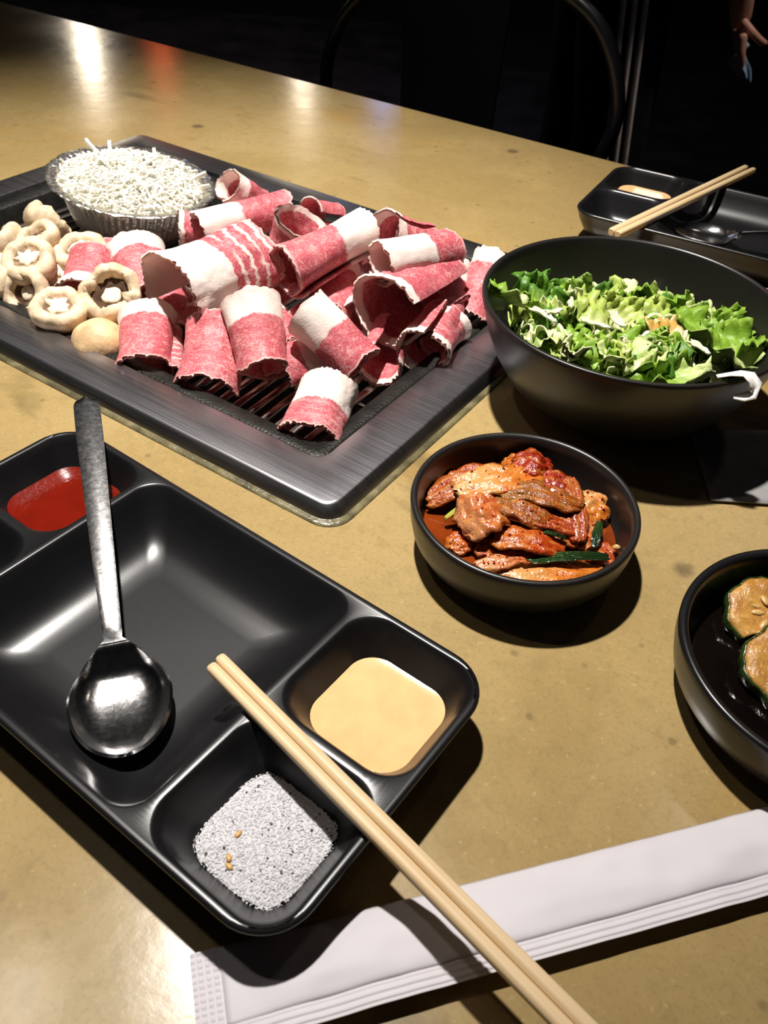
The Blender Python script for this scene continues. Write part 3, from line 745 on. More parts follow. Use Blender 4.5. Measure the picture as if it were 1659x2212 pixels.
# ------------------------------------------------------------------ salad leaves
def leaf_grid(c, L, W, yaw, tilt, roll_, seed, ruffle=.34, curl=.9):
    nu, nv = 17, 13; P = np.zeros((nu, nv, 3)); rnd = random.Random(seed)
    M = Matrix.Translation(c) @ Matrix.Rotation(yaw, 4, 'Z') @ Matrix.Rotation(tilt, 4, 'X') @ Matrix.Rotation(roll_, 4, 'Y')
    ph = rnd.uniform(0, 6.3); cu = curl * rnd.uniform(.5, 1.3) * rnd.choice((-1, 1)); cv = rnd.uniform(-.7, .9)
    for i in range(nu):
        a = i / (nu - 1) * 2 - 1
        for j in range(nv):
            v = j / (nv - 1)
            w = W / 2 * (.42 + .75 * math.sin(min(1, v * 1.05 + .05) * math.pi * .62)) * (1 + .16 * nz(v * 3.2 + seed, a * 1.5))
            x = a * w; y = L * (v - .5) * (1 + .22 * nz(a * 3.3 + seed, 2.5) * v + .10 * nz(a * 9 + seed, 5.5) * v)
            e = max(abs(a), v * .85)
            z = ruffle * W * (e ** 2) * .5 * (math.sin(a * 5 + v * 11 + ph) + .7 * math.sin(a * 12 - v * 16 + ph * 2))
            # curl across and along
            z += cu * W * .32 * (a * a - .3) + cv * L * .40 * ((v - .5) ** 2 * 2)
            z += .05 * W * nz(a * 4 + seed, v * 4)
            P[i, j] = M @ Vector((x, y, z))
    return P
rnd = random.Random(21)
ZONES = [('left', lambda x, y: x < -.038), ('right', lambda x, y: x > .042), ('far side', lambda x, y: y > .02), ('near side', lambda x, y: y < -.028), ('middle', lambda x, y: True)]
COLN = {'leaf_bright': 'bright green', 'leaf_dark': 'dark green', 'leaf_pale': 'pale yellow-green'}
SIZE = [('small', .020), ('medium-sized', .026), ('large', 9)]
def salad_top(x, y):
    return .0370 - .11 * y + .006 * max(0, 1 - (x * x + y * y) / .006) + .003 * nz(x * 50, y * 50)
nleaf = 0; LEAVES = []
HOURS = ['twelve', 'one', 'two', 'three', 'four', 'five', 'six', 'seven', 'eight', 'nine', 'ten', 'eleven']
for i in range(210):
    layer = 0 if i < 50 else (1 if i < 110 else 2)
    a = i * 2.39996 + rnd.uniform(-.2, .2); q = math.sqrt(((i * .61803) % 1.0)) * .074
    x, y = q * math.cos(a), q * math.sin(a)
    L = rnd.uniform(.017, .035) * (1.25 if layer == 0 else 1); W = L * rnd.uniform(.55, 1.0)
    z = salad_top(x, y) + (-.011, -.003, .004)[layer] + rnd.uniform(-.002, .003)
    tilt = rnd.uniform(-.9, .9) if layer else rnd.uniform(-.3, .3); rol = rnd.uniform(-.7, .7) if layer else rnd.uniform(-.3, .3)
    mk = rnd.choices(['leaf_bright', 'leaf_dark', 'leaf_pale'], [.42, .18, .40])[0]
    if x > .03 and y > -.02: mk = rnd.choices(['leaf_bright', 'leaf_dark'], [.75, .25])[0]
    P = leaf_grid((SB.x + x, SB.y + y, z), L, W, rnd.uniform(0, 6.3), tilt, rol, i + 1)
    P[..., 2] = np.minimum(P[..., 2], .062)
    keep_in(P, SB, s_in)
    o = grid_obj('lettuce_leaf', P, .0007, MT[mk])
    sz = next(nm for nm, lim in SIZE if L < lim)
    lay = ('buried', 'half covered', 'on top')[layer]; hour = HOURS[int(round((math.pi / 2 - math.atan2(y, x)) / (math.pi / 6))) % 12]
    ring = 'near the centre' if q < .035 else ('midway out' if q < .056 else 'by the rim')
    tag(o, '%s %s lettuce leaf %s, %s at %s o\'clock' % (sz, COLN[mk], lay, ring, hour), 'lettuce', 'torn lettuce leaves in the salad bowl'); LEAVES.append(o)
    nleaf += 1
_same = {}
for o in LEAVES: _same.setdefault(o['label'], []).append(o)
for lb, os_ in _same.items():
    os_.sort(key=lambda o: o.location.x)
    words = {1: ['']}.get(len(os_)) or ({2: ['left one', 'right one'], 3: ['left one', 'middle one', 'right one']}.get(len(os_)) or [w + ' from left' for w in ('first', 'second', 'third', 'fourth', 'fifth', 'sixth', 'seventh', 'eighth', 'ninth')])
    for o, w in zip(os_, words): o['label'] = lb + (', ' + w if w else '')
# a few leaves that can be picked out in the photograph
for j, (x, y, z, L, W, yaw, tilt, rol, mk, lb) in enumerate([
    (-.052, .034, .054, .026, .022, .3, .9, .1, 'leaf_dark', 'dark lettuce leaf standing up against the far left wall of the salad bowl'),
    (-.076, .012, .061, .030, .016, 1.3, .3, .5, 'leaf_bright', 'narrow curly lettuce leaf reaching the left rim of the salad bowl'),
    (-.001, .022, .050, .022, .022, -.3, .8, .2, 'leaf_pale', 'pale curled lettuce leaf highest at the far middle of the salad'),
    (.018, .024, .048, .024, .026, .2, .7, -.2, 'leaf_pale', 'rounded yellow-green lettuce leaf at the back, right of the pale curled one'),
    (.050, .012, .044, .040, .026, 1.0, .5, .2, 'leaf_bright', 'big wavy green lettuce leaf along the right of the salad'),
    (.066, -.008, .046, .036, .024, .7, .4, -.2, 'leaf_bright', 'big ruffled lettuce leaf nearest the right rim of the salad bowl'),
    (-.018, -.004, .057, .034, .022, .2, .5, .5, 'leaf_pale', 'upright pale lettuce leaf with white stem left of the stained leaf'),
    (.018, -.052, .051, .040, .022, 1.6, -.2, .1, 'leaf_bright', 'long lettuce leaf lying along the near rim of the salad bowl')]):
    P = leaf_grid((SB.x + x, SB.y + y, z), L, W, yaw, tilt, rol, 300 + j); P[..., 2] = np.minimum(P[..., 2], .072)
    keep_in(P, SB, s_in); tag(grid_obj('lettuce_leaf', P, .0008, MT[mk]), lb, 'lettuce')
P = leaf_grid((SB.x + .020, SB.y - .014, .0545), .024, .020, .4, .35, .1, 401, .10, .4); keep_in(P, SB, s_in)
tag(grid_obj('lettuce_leaf', P, .0010, MT['dressed']), 'cream lettuce rib stained with orange dressing in the middle of the salad', 'lettuce')
CAB = [((-.052, -.002, .058), .018, .9), ((-.046, .004, .057), .014, 2.2), ((-.010, -.008, .060), .015, .3), ((-.022, -.010, .0585), .018, 1.4), ((.004, -.022, .058), .014, 2.6), ((.036, -.026, .056), .014, .8)]
CABW = ['left of the salad, front one', 'left of the salad, rear one', 'centre of the salad, beside the upright pale leaf', 'centre left of the salad', 'centre front of the salad', 'right of the stained leaf in the salad']
for j, ((x, y, z), L, yaw) in enumerate(CAB):
    P = leaf_grid((SB.x + x, SB.y + y, z), L, .0055, yaw, .15, .2, 500 + j, .1, .4); keep_in(P, SB, s_in)
    tag(grid_obj('cabbage_shred', P, .0012, MT['cabbage']), 'white cabbage shred at the ' + CABW[j], 'cabbage', 'cabbage shreds in the salad')
# scrap of white film on the bowl rim
b = MB()
def ribbon(pts, w, th):
    pts = [np.array(p) for p in pts]; nu = len(pts); P = np.zeros((nu, 4, 3))
    for i, p in enumerate(pts):
        t = pts[min(i + 1, nu - 1)] - pts[max(i - 1, 0)]; s = np.cross(t, (0, 0, 1)); s /= np.linalg.norm(s) + 1e-9
        s = s + np.array([0, 0, .35 * math.sin(i * 1.3)])
        for j in range(4): P[i, j] = p + s * w[i] * (j / 3 - .5)
    return P
fx, fy = SB.x + .0415, SB.y - .0790
P = ribbon([(fx - .014, fy - .001, .0705), (fx - .008, fy - .001, .0722), (fx - .002, fy - .0015, .0735), (fx + .003, fy - .003, .0722), (fx + .0055, fy - .0055, .0685), (fx + .005, fy - .0066, .0645), (fx + .001, fy - .0070, .0628), (fx - .004, fy - .0062, .0620)], [.003, .006, .008, .0085, .008, .007, .005, .003], .0006)
o = grid_obj('film_scrap', P, .0006, MT['film']); tag(o, 'twisted scrap of white film hanging on the near rim of the salad bowl', 'scrap')

# ------------------------------------------------------------------ kimchi
KB = Vector((0.0688, 0.3095, 0)); KH = .0335
k_out = [(.036, .0012), (.0445, .0030), (.0505, .0075), (.0540, .0140), (.0556, .0220), (.0562, .0290), (.0564, .0315), (.0560, .0328), (.0550, KH)]
k_in = [(.0534, .0330), (.0526, .0318), (.0520, .0280), (.0510, .0200), (.0490, .0130), (.0450, .0085), (.0380, .0065), (.0200, .0060)]
bowl('kimchi_bowl', KB, k_out, k_in, MT['black_soft'], 'small round black bowl of red kimchi between the grill and the tray')
b = MB(); b.rings(lathe([(.030, .0066), (.0458, .0094), (.0488, .0130), (.0484, .0134), (.046, .0131), (.02, .0130)], 64), True, True)
o = b.build('kimchi_brine', MT['kim_liquid']); o.location = KB; tag(o, 'pool of orange-red chilli brine in the kimchi bowl', 'brine')
KIM = [
  ('pale_rib',(0.0398,0.3268,0.0260),(0.0769,0.3330,0.0280),0.0120,0.35,2),
  ('brown_left',(0.0241,0.3247,0.0180),(0.0531,0.3382,0.0270),0.0089,0.3,1),
  ('red_top',(0.0683,0.3463,0.0280),(0.0847,0.3426,0.0260),0.0107,0.5,0),
  ('red_back',(0.0633,0.3495,0.0240),(0.0767,0.3444,0.0260),0.0083,0.3,3),
  ('translucent',(0.0631,0.3218,0.0290),(0.0952,0.3164,0.0270),0.0087,0.4,4),
  ('arc_right',(0.0940,0.3321,0.0270),(0.0955,0.2990,0.0220),0.0064,0.3,1),
  ('pale_right',(0.1028,0.3301,0.0220),(0.1090,0.3171,0.0180),0.0089,0.3,2),
  ('block_left',(0.0396,0.3017,0.0220),(0.0564,0.3092,0.0260),0.0146,0.5,5),
  ('olive_mid',(0.0570,0.3187,0.0260),(0.0777,0.3043,0.0260),0.0110,0.4,4),
  ('rib_mid',(0.0601,0.3084,0.0270),(0.0919,0.3026,0.0230),0.0062,0.3,1),
  ('fold_front',(0.0569,0.2944,0.0220),(0.0843,0.2913,0.0200),0.0091,0.5,3),
  ('white_strip',(0.0789,0.3002,0.0210),(0.0947,0.2986,0.0180),0.0054,0.3,5),
  ('pale_side',(0.1043,0.3119,0.0180),(0.0971,0.2976,0.0170),0.0071,0.3,5),
  ('rib_front',(0.0492,0.2795,0.0170),(0.0751,0.2871,0.0180),0.0052,0.3,5),
  ('front_leaf',(0.0525,0.2775,0.0140),(0.1016,0.2818,0.0140),0.0097,0.3,2),
  ('orange_back',(0.0329,0.3367,0.0170),(0.0420,0.3415,0.0180),0.0082,0.3,3),
  ('brown_low',(0.0477,0.2931,0.0160),(0.0575,0.2896,0.0150),0.0069,0.3,1),
  ('orange_low',(0.0356,0.2919,0.0140),(0.0419,0.3003,0.0150),0.0069,0.3,3),
  ('chunk_mid',(0.0791,0.3356,0.0260),(0.0944,0.3307,0.0240),0.0097,0.4,0),
  ('under_mid',(0.0668,0.3026,0.0160),(0.0947,0.3169,0.0180),0.0156,0.2,0),
  ('under_left',(0.0433,0.3239,0.0160),(0.0720,0.3317,0.0180),0.0145,0.2,0),
  ('right_low',(0.1010,0.2976,0.0130),(0.1145,0.2945,0.0130),0.0085,0.2,3),
]
KIM_LABEL = {
 'pale_rib': 'broad pale cabbage piece with orange smears at the back of the kimchi', 'brown_left': 'brownish cabbage leaf reaching to the left at the back of the kimchi',
 'red_top': 'dark red cabbage chunk at the very top of the kimchi', 'red_back': 'orange cabbage scrap behind the broad pale piece of kimchi',
 'translucent': 'arched translucent olive cabbage piece at the upper middle of the kimchi', 'arc_right': 'thin amber cabbage strip curving down the right of the kimchi',
 'pale_right': 'pale cabbage piece at the far right of the kimchi', 'block_left': 'wrinkled pinkish cabbage block at the left of the kimchi',
 'olive_mid': 'olive-brown cabbage leaf in the middle of the kimchi', 'rib_mid': 'long amber cabbage rib across the middle of the kimchi',
 'fold_front': 'folded orange cabbage leaf in front of the amber rib of kimchi', 'white_strip': 'short whitish cabbage strip beside the thin scallion sliver',
 'pale_side': 'whitish cabbage piece left of the upright scallion leaf', 'rib_front': 'slim pinkish cabbage rib left of the dark scallion leaf',
 'front_leaf': 'broad pale orange cabbage leaf along the near wall of the kimchi bowl', 'orange_back': 'small orange cabbage scrap at the far left of the kimchi',
 'brown_low': 'brown cabbage scrap in the brine below the pinkish block', 'orange_low': 'orange cabbage scrap sunk in the brine at the near left',
 'chunk_mid': 'red cabbage chunk right of the broad pale piece', 'under_mid': 'red cabbage leaf under the middle of the kimchi heap',
 'under_left': 'red cabbage leaf under the left of the kimchi heap', 'right_low': 'orange cabbage scrap in the brine at the near right'}
def strip_grid(p0, p1, w, arch, seed, crumple=1.0, nu=15, nv=26, side=0.0):
    p0, p1 = np.array(p0), np.array(p1); ax = p1 - p0; L = np.linalg.norm(ax); d = ax / L
    s = np.cross(d, (0, 0, 1.0)); s /= np.linalg.norm(s); n = np.cross(s, d)
    if side: s, n = s * math.cos(side) + n * math.sin(side), n * math.cos(side) - s * math.sin(side)
    P = np.zeros((nu, nv, 3))
    for i in range(nu):
        a = i / (nu - 1) * 2 - 1
        for j in range(nv):
            v = j / (nv - 1)
            ww = w / 2 * (.6 + .55 * math.sin(v * math.pi) ** .6) * (1 + .25 * nz(v * 4 + seed, a))
            vv = v + .07 * nz(a * 3 + seed, 6.6)
            z = arch * w * (math.sin(v * math.pi) * .7 - .3 * a * a)
            z += crumple * w * (.16 * nz(a * 2.4 + seed, v * 6) + .08 * nz(a * 6 + seed, v * 13, 3) + .05 * math.sin(a * 9 + 3 * nz(v * 3, seed)))
            P[i, j] = p0 + d * (L * vv) + s * (a * ww) + n * z + s * (w * .15 * nz(v * 3 + seed, 9))
    return P
KPTS = []
for i, (key, p0, p1, w, arch, ci) in enumerate(KIM):
    P = strip_grid(np.array(p0) * 1.12 - np.array(p1) * .12, np.array(p1) * 1.12 - np.array(p0) * .12, w * 1.75, arch * .75, i * 5.3 + 2, .55); keep_in(P, KB, k_in, .0010, .0085); KPTS.append(P)
    tag(grid_obj('kimchi_piece', P, .0016, MT['kim%d' % ci]), KIM_LABEL[key], 'kimchi', 'kimchi cabbage pieces')
SCAL = [
  ('dark leaf',(0.0702,0.2824,0.0180),(0.1097,0.2896,0.0170),0.0056),
  ('upright leaf',(0.1085,0.3124,0.0190),(0.1037,0.2949,0.0170),0.0039),
  ('thin sliver',(0.0780,0.2964,0.0240),(0.0888,0.2945,0.0220),0.0023),
  ('yellow stem',(0.0309,0.3091,0.0170),(0.0446,0.3180,0.0240),0.0024),
  ('small leaf',(0.0823,0.2857,0.0190),(0.0910,0.2841,0.0160),0.0038),
]
rn = random.Random(9); b = MB()
for i, (key, p0, p1, w, arch, ci) in enumerate(KIM):
    P = KPTS[i]
    for q in range(9):
        a, c = rn.randrange(3, P.shape[0] - 3), rn.randrange(3, P.shape[1] - 3); p = P[a, c]; sz = rn.uniform(.0003, .0008)
        M = Matrix.Translation((p[0], p[1], p[2] + .0011)) @ Matrix.Rotation(rn.uniform(0, 3), 4, 'Z') @ Matrix.Rotation(rn.uniform(-.5, .5), 4, 'X')
        b.box((0, 0, 0), (sz, sz * rn.uniform(.5, 1), .00018), M)
o = b.build('chilli_flakes', MT['flake'], None, False); tag(o, 'red chilli flakes scattered over the kimchi heap', 'chilli flakes', None, 'stuff')
SCAL_LABEL = {'dark leaf': 'long wrinkled dark green scallion leaf at the near right of the kimchi', 'upright leaf': 'short dark scallion leaf rising at the right of the kimchi',
 'thin sliver': 'thin dark scallion sliver on the whitish cabbage strip', 'yellow stem': 'yellow-green scallion stem dipping into the brine at the left', 'small leaf': 'small folded scallion leaf in front of the long dark one'}
for i, (key, p0, p1, w) in enumerate(SCAL):
    P = strip_grid(p0, p1, w, .5, i * 3.1 + 50, .6, 9, 20); P[..., 2] += .0015; keep_in(P, KB, k_in, .0008, .012)
    tag(grid_obj('scallion_leaf', P, .0009, MT['scallion_pale' if key == 'yellow stem' else 'scallion']), SCAL_LABEL[key], 'scallion', 'scallion pieces in the kimchi')
# one garlic crumb stuck on the wall, chilli flakes on the heap
b = MB(); rr = []
for z, a in ((-1, .3), (-.5, .85), (0, 1), (.5, .8), (1, .3)): rr.append([(.0022 * a * (1 + .3 * nz(k, z)) * math.cos(k * .785), .0017 * a * math.sin(k * .785), .0015 * z) for k in range(8)])
b.rings(rr, True, True); o = b.build('garlic_crumb', MT['kim2']); o.location = (KB.x + .0462, KB.y - .0130, .0180); tag(o, 'orange garlic crumb stuck to the right inner wall of the kimchi bowl', 'garlic')

# ------------------------------------------------------------------ zucchini bowl
ZB = Vector((0.1910, 0.2235, 0)); zs = 1.135
z_out = [(r * zs, z) for r, z in k_out]; z_in = [(r * zs, z) for r, z in k_in]
bowl('zucchini_bowl', ZB, z_out, z_in, MT['black'], 'round black bowl of seasoned zucchini cut by the right picture edge')
b = MB(); b.rings(lathe([(.034, .0066), (.0515, .0094), (.0545, .0118), (.0540, .0122), (.05, .0119), (.02, .0118)], 64), True, True)
o = b.build('soy_broth', MT['soy']); o.location = ZB; tag(o, 'thin dark soy broth in the zucchini bowl', 'broth')
def zucchini(loc, r, tx, ty, half, label, seed):
    root = empty('zucchini_slice', loc); root.rotation_euler = (tx, ty, .4 * seed); tag(root, label, 'zucchini', 'zucchini slices in the right bowl')
    n = 48; hh = .0042
    def ring(q, z, amp=.12):
        P = []
        for k in range(n):
            th = 2 * math.pi * k / n; rr = r * q * (1 + amp * nz(math.cos(th) * 2 + seed * 9, math.sin(th) * 2) + .05 * nz(math.cos(th) * 7, math.sin(th) * 7, seed))
            x, y = rr * math.cos(th), rr * math.sin(th)
            if half and y < -.25 * r: y = -.25 * r + (y + .25 * r) * .12
            P.append((x, y, z + .0016 * nz(x * 190 + seed, y * 190)))
        return P
    b = MB(); b.rings([ring(.93, -hh), ring(.955, -hh * .6), ring(.955, hh * .7), ring(.90, hh * .98), ring(.75, hh * 1.03), ring(.58, hh * .95), ring(.40, hh * .75), ring(.2, hh * .68)], True, True)
    b.build('flesh', MT['zuc_flesh'], root)
    b = MB(); b.rings([ring(.945, -hh * 1.02), ring(.99, -hh * .9), ring(1.005, 0), ring(.99, hh * .7), ring(.955, hh * .86), ring(.945, hh * .8)]); b.build('skin', MT['zuc_skin'], root)
    rn = random.Random(seed)
    for k in range(9):
        th = 2 * math.pi * k / 9 + rn.uniform(-.2, .2); q = r * rn.uniform(.30, .44)
        x, y = q * math.cos(th), q * math.sin(th)
        if half and y < -.2 * r: continue
        sb = MB(); rr = []
        for t in np.linspace(-1, 1, 7): rr.append([(t * .0030, .0014 * math.sqrt(max(.03, 1 - t * t)) * math.cos(m * .785), .0007 * math.sqrt(max(.03, 1 - t * t)) * math.sin(m * .785)) for m in range(8)])
        sb.rings(rr, True, True); s = sb.build('seed', MT['zuc_seed'], root); s.location = (x, y, hh * .80); s.rotation_euler = (0, .1, th)
    return root
zucchini((0.1780, 0.2570, .0175), .0200, R(14), R(-8), True, 'half-round zucchini slice with visible seeds, the farther of two in the right bowl', 1)
zucchini((0.1790, 0.2255, .0185), .0215, R(10), R(-14), False, 'round zucchini slice with bumpy skin, the nearer of two in the right bowl', 2)

# ------------------------------------------------------------------ five-compartment trays
SMALL = [(0, .0280), (.0006, .02775), (.0014, .0269), (.0030, .0235), (.0075, .0140), (.0095, .0104), (.0120, .0077), (.0150, .0060), (.0190, .0053)]
LARGE = [(0, .0280), (.0006, .02775), (.0014, .0269), (.0036, .0228), (.0085, .0150), (.0125, .0105), (.0165, .0077), (.0210, .0059), (.0260, .0049), (.0320, .0045)]
COMPS = [(0, 0, .0627, .0620, .012, LARGE)] + [(sx * .0952, sy * .0318, .0301, .0303, .0140, SMALL) for sx in (-1, 1) for sy in (-1, 1)]
def tray_mesh():
    b = MB(); HXT, HYT = .128, .065
    outer = [(.017, 0.0), (.013, .0010), (.0075, .0085), (.0030, .0180), (.0006, .0255), (0, .0266), (.0003, .0274), (.0011, .0279), (.0016, .0280)]
    b.rings([rrect(HXT - i, HYT - i, .020 - i * .5, z, n=10) for i, z in outer], cap0=True)
    loops = [list(range(len(b.V) - 44, len(b.V)))]
    for cx, cy, hx_, hy_, r_, prof in COMPS:
        st = len(b.V)
        b.rings([rrect(hx_ - i, hy_ - i, max(.004, r_ - i * .25), z, cx, cy, n=10) for i, z in prof], cap1=True)
        loops.append(list(range(st, st + 44)))
    bm = bmesh.new(); vs = [bm.verts.new(v) for v in b.V]
    for f in b.F: bm.faces.new([vs[i] for i in f])
    E = []
    for lp in loops:
        for i in range(len(lp)):
            e = bm.edges.get((vs[lp[i]], vs[lp[(i + 1) % len(lp)]])); E.append(e)
    bmesh.ops.triangle_fill(bm, edges=E, use_beauty=True, normal=(0, 0, 1))
    bmesh.ops.recalc_face_normals(bm, faces=bm.faces)
    me = bpy.data.meshes.new('serving_tray'); bm.to_mesh(me); bm.free()
    me.polygons.foreach_set('use_smooth', [True] * len(me.polygons)); me.materials.append(MT['black']); return me
TM = tray_mesh()
TSX, TSY = 1.050, 1.039
TR1, TA1 = Vector((-0.0983, 0.2259, 0)), R(-34.64)
TR2, TA2 = Vector((0.2894, 0.6881, 0)), R(-27.0)
t1 = obj('sauce_tray', TM); t1.location = TR1; t1.rotation_euler = (0, 0, TA1); t1.scale = (TSX, TSY, 1)
tag(t1, 'near black five-compartment tray holding the spoon, chopsticks and sauces', 'tray', 'black compartment trays')
t2 = obj('sauce_tray', TM); t2.location = TR2; t2.rotation_euler = (0, 0, TA2); t2.scale = (TSX, TSY, 1)
tag(t2, 'far black compartment tray beyond the salad bowl at the table edge', 'tray', 'black compartment trays')
def in_tray(tr, ang, s, t, z=0.0):
    c, si = math.cos(ang), math.sin(ang); s, t = s * TSX, t * TSY; return Vector((tr.x + c * s - si * t, tr.y + si * s + c * t, z))
def pool(name, tr, ang, s, t, hx_, hy_, r_, z, mat, label, cat):
    b = MB(); b.rings([rrect(hx_ - .008, hy_ - .008, r_ * .6, -(z - .0058)), rrect(hx_ - .003, hy_ - .003, r_, -.0030), rrect(hx_, hy_, r_, .0003), rrect(hx_ - .0006, hy_ - .0006, r_, .0002), rrect(hx_ - .002, hy_ - .002, r_, -.0002), rrect(hx_ - .006, hy_ - .006, r_ * .8, -.0003)], True, True)
    o = b.build(name, mat); o.location = in_tray(tr, ang, s, t, z); o.rotation_euler = (0, 0, ang); tag(o, label, cat); return o
pool('chilli_sauce', TR1, TA1, -.0952, .0318, .0240, .0242, .0135, .0130, MT['red_sauce'], 'pool of red chilli sauce in the tray compartment under the spoon handle', 'sauce')
pool('creamy_sauce', TR1, TA1, .0952, .0318, .0238, .0240, .0140, .0128, MT['orange_sauce'], 'pool of creamy orange sauce in the near tray beside the chopsticks', 'sauce')
pool('creamy_sauce', TR2, TA2, -.0952, .0318, .0246, .0248, .0140, .0142, MT['orange_sauce'], 'pool of orange sauce in the far tray beyond the salad bowl', 'sauce')
def salt_heap(tr, ang, s, t, hx_, hy_, z0, grains, label, seed):
    rn = random.Random(seed); b = MB(); n = 44; G_ = []
    def hgt(x, y):
        ex = max(0, 1 - max(abs(x) / hx_, abs(y) / hy_) ** 3); return z0 + .0026 * ex ** .6 * (.8 + .35 * nz(x * 70 + seed, y * 70)) + .0005 * nz(x * 220, y * 220)
    for i in range(n + 1):
        for j in range(n + 1):
            x, y = (i / n * 2 - 1), (j / n * 2 - 1)
            k = 1 - .16 * (x * x * y * y)
            x *= hx_ * k; y *= hy_ * k; G_.append((x, y, hgt(x, y)))
    F = [(i * (n + 1) + j, (i + 1) * (n + 1) + j, (i + 1) * (n + 1) + j + 1, i * (n + 1) + j + 1) for i in range(n) for j in range(n)]
    b.add(G_, F)
    for q in range(grains):
        x, y = rn.uniform(-1.06, 1.06) * hx_, rn.uniform(-1.06, 1.06) * hy_
        if abs(x) > hx_ * .9 and abs(y) > hy_ * .9: continue
        sz = rn.uniform(.00015, .00040)
        M = Matrix.Translation((x, y, max(z0, hgt(x, y)) + sz * .2)) @ Matrix.Rotation(rn.uniform(0, 3), 4, 'Z') @ Matrix.Rotation(rn.uniform(-.6, .6), 4, 'X')
        b.box((0, 0, 0), (sz, sz * rn.uniform(.6, 1), sz * rn.uniform(.5, .9)), M)
    o = b.build('seasoned_salt', MT['salt'], None, False, False); o.location = in_tray(tr, ang, s, t); o.rotation_euler = (0, 0, ang)
    return tag(o, label, 'salt', None, 'stuff'), hgt
so, sh = salt_heap(TR1, TA1, .0952, -.0318, .0212, .0212, .0096, 4600, 'white heap of seasoned salt with pepper in the near tray', 3)
salt_heap(TR2, TA2, -.0952, -.0318, .0165, .0160, .0062, 300, 'thin smear of salt left in the far tray', 8)
for i, (w, rz, lb) in enumerate([((-.0448, .1418), .9, 'sesame seed on the salt, farthest of the three'), ((-.0467, .1332), 1.9, 'sesame seed on the salt, middle of the three'), ((-.0462, .1303), 2.5, 'sesame seed on the salt, nearest of the three')]):
    rr = []
    for t in np.linspace(-1, 1, 8):
        a = math.sqrt(max(.02, 1 - t * t)) * (1 - .28 * t); rr.append([(t * .0017, .00095 * a * math.cos(m * .628), .0006 * a * math.sin(m * .628)) for m in range(10)])
    b = MB(); b.rings(rr, True, True); o = b.build('sesame_seed', MT['sesame'])
    d = Vector((w[0], w[1], 0)) - TR1; c, s_ = math.cos(-TA1), math.sin(-TA1); lx, ly = c * d.x - s_ * d.y - .0952 * TSX, s_ * d.x + c * d.y + .0318 * TSY
    o.location = (w[0], w[1], sh(lx, ly) + .0005); o.rotation_euler = (0, 0, rz); tag(o, lb, 'sesame seed', 'sesame seeds on the salt')
b = MB(); rn = random.Random(77)
for q in range(60):
    x, y = rn.uniform(-.9, .9) * .0205, rn.uniform(-.9, .9) * .0205; sz = rn.uniform(.00015, .0005)
    M = Matrix.Translation((x, y, sh(x, y) + .0003)) @ Matrix.Rotation(rn.uniform(0, 3), 4, 'Z'); b.box((0, 0, 0), (sz, sz * rn.uniform(.4, 1), sz * .5), M)
o = b.build('pepper_flecks', MT['pepper'], None, False); o.location = in_tray(TR1, TA1, .0952, -.0318); o.rotation_euler = (0, 0, TA1); tag(o, 'dark pepper flecks scattered over the seasoned salt', 'pepper', None, 'stuff')

# ------------------------------------------------------------------ spoons
def spoon(tip, end, label, mat):
    """tip, end: world points on the spoon's centre line at rim level"""
    tip, end = Vector(tip), Vector(end); rise = end.z - tip.z; flat = Vector((end.x, end.y, tip.z)); L = (flat - tip).length; BL, BW = .054, .0405
    x = (flat - tip).normalized(); side = Vector((0, 0, 1)).cross(x).normalized(); up = x.cross(side)
    root = empty('spoon', tip); tag(root, label, 'spoon', 'metal spoons')
    M = Matrix((x, side, up)).transposed().to_4x4()
    def hw(s):
        if s < BL:
            t = s / BL; e = .5 * BW * math.sqrt(max(0, 1 - (1 - t / .52) ** 2)) if t < .52 else None
            if e is not None: return max(.0006, e)
            t2 = (t - .52) / .48; return .5 * BW * (1 - t2 ** 1.9) + .0036 * t2 ** 1.9
        u = (s - BL) / (L - BL); w = .0036 + .0027 * min(1, u * 1.25) ** .9
        if u > .955: w *= math.sqrt(max(.02, 1 - ((u - .955) / .045) ** 2))
        return w
    def build(ss, dep, thick, name):
        nu = 21; P = np.zeros((nu, len(ss), 3))
        for j, s in enumerate(ss):
            w = hw(s); t = min(1, s / BL)
            d = dep * (math.sin(min(1, t * 1.06) * math.pi) ** .62 if 0 < t < .94 else 0)
            arch = .0020 * math.sin(min(1, max(0, (s - BL * .75) / .06)) * math.pi)
            arch = rise * max(0, (s - BL * .80) / (L - BL * .80)) ** .72 if s > BL * .80 else 0
            for i in range(nu):
                a = math.sin((i / (nu - 1) - .5) * math.pi)
                z = -d * (1 - abs(a) ** 4.2) + arch + (.0005 * (1 - a * a) if s > BL else 0)
                P[i, j] = M @ Vector((s, a * w, z))
        V, F, NV = shell(P, thick); o = mobj(name, V, F, mat, root); fix_normals(o.data); autosmooth(o, 50); return o
    ss = list(BL * (1 - np.cos(np.linspace(0, math.pi, 40))) / 2)
    build(ss, .0072, .0013, 'bowl')
    build([BL * .97] + list(BL + (L - BL) * np.linspace(0, 1, 60) ** 1.0), 0, .0024, 'handle')
    return root
spoon((-.0925, .1690, .0142), (-.1580, .3535, .0460), 'scratched steel spoon lying in the near tray with its handle over the rim', MT['spoon'])
spoon((.2330, .7030, .0142), (.4250, .6250, .0450), 'dark shiny spoon lying in the far tray', MT['spoon'])

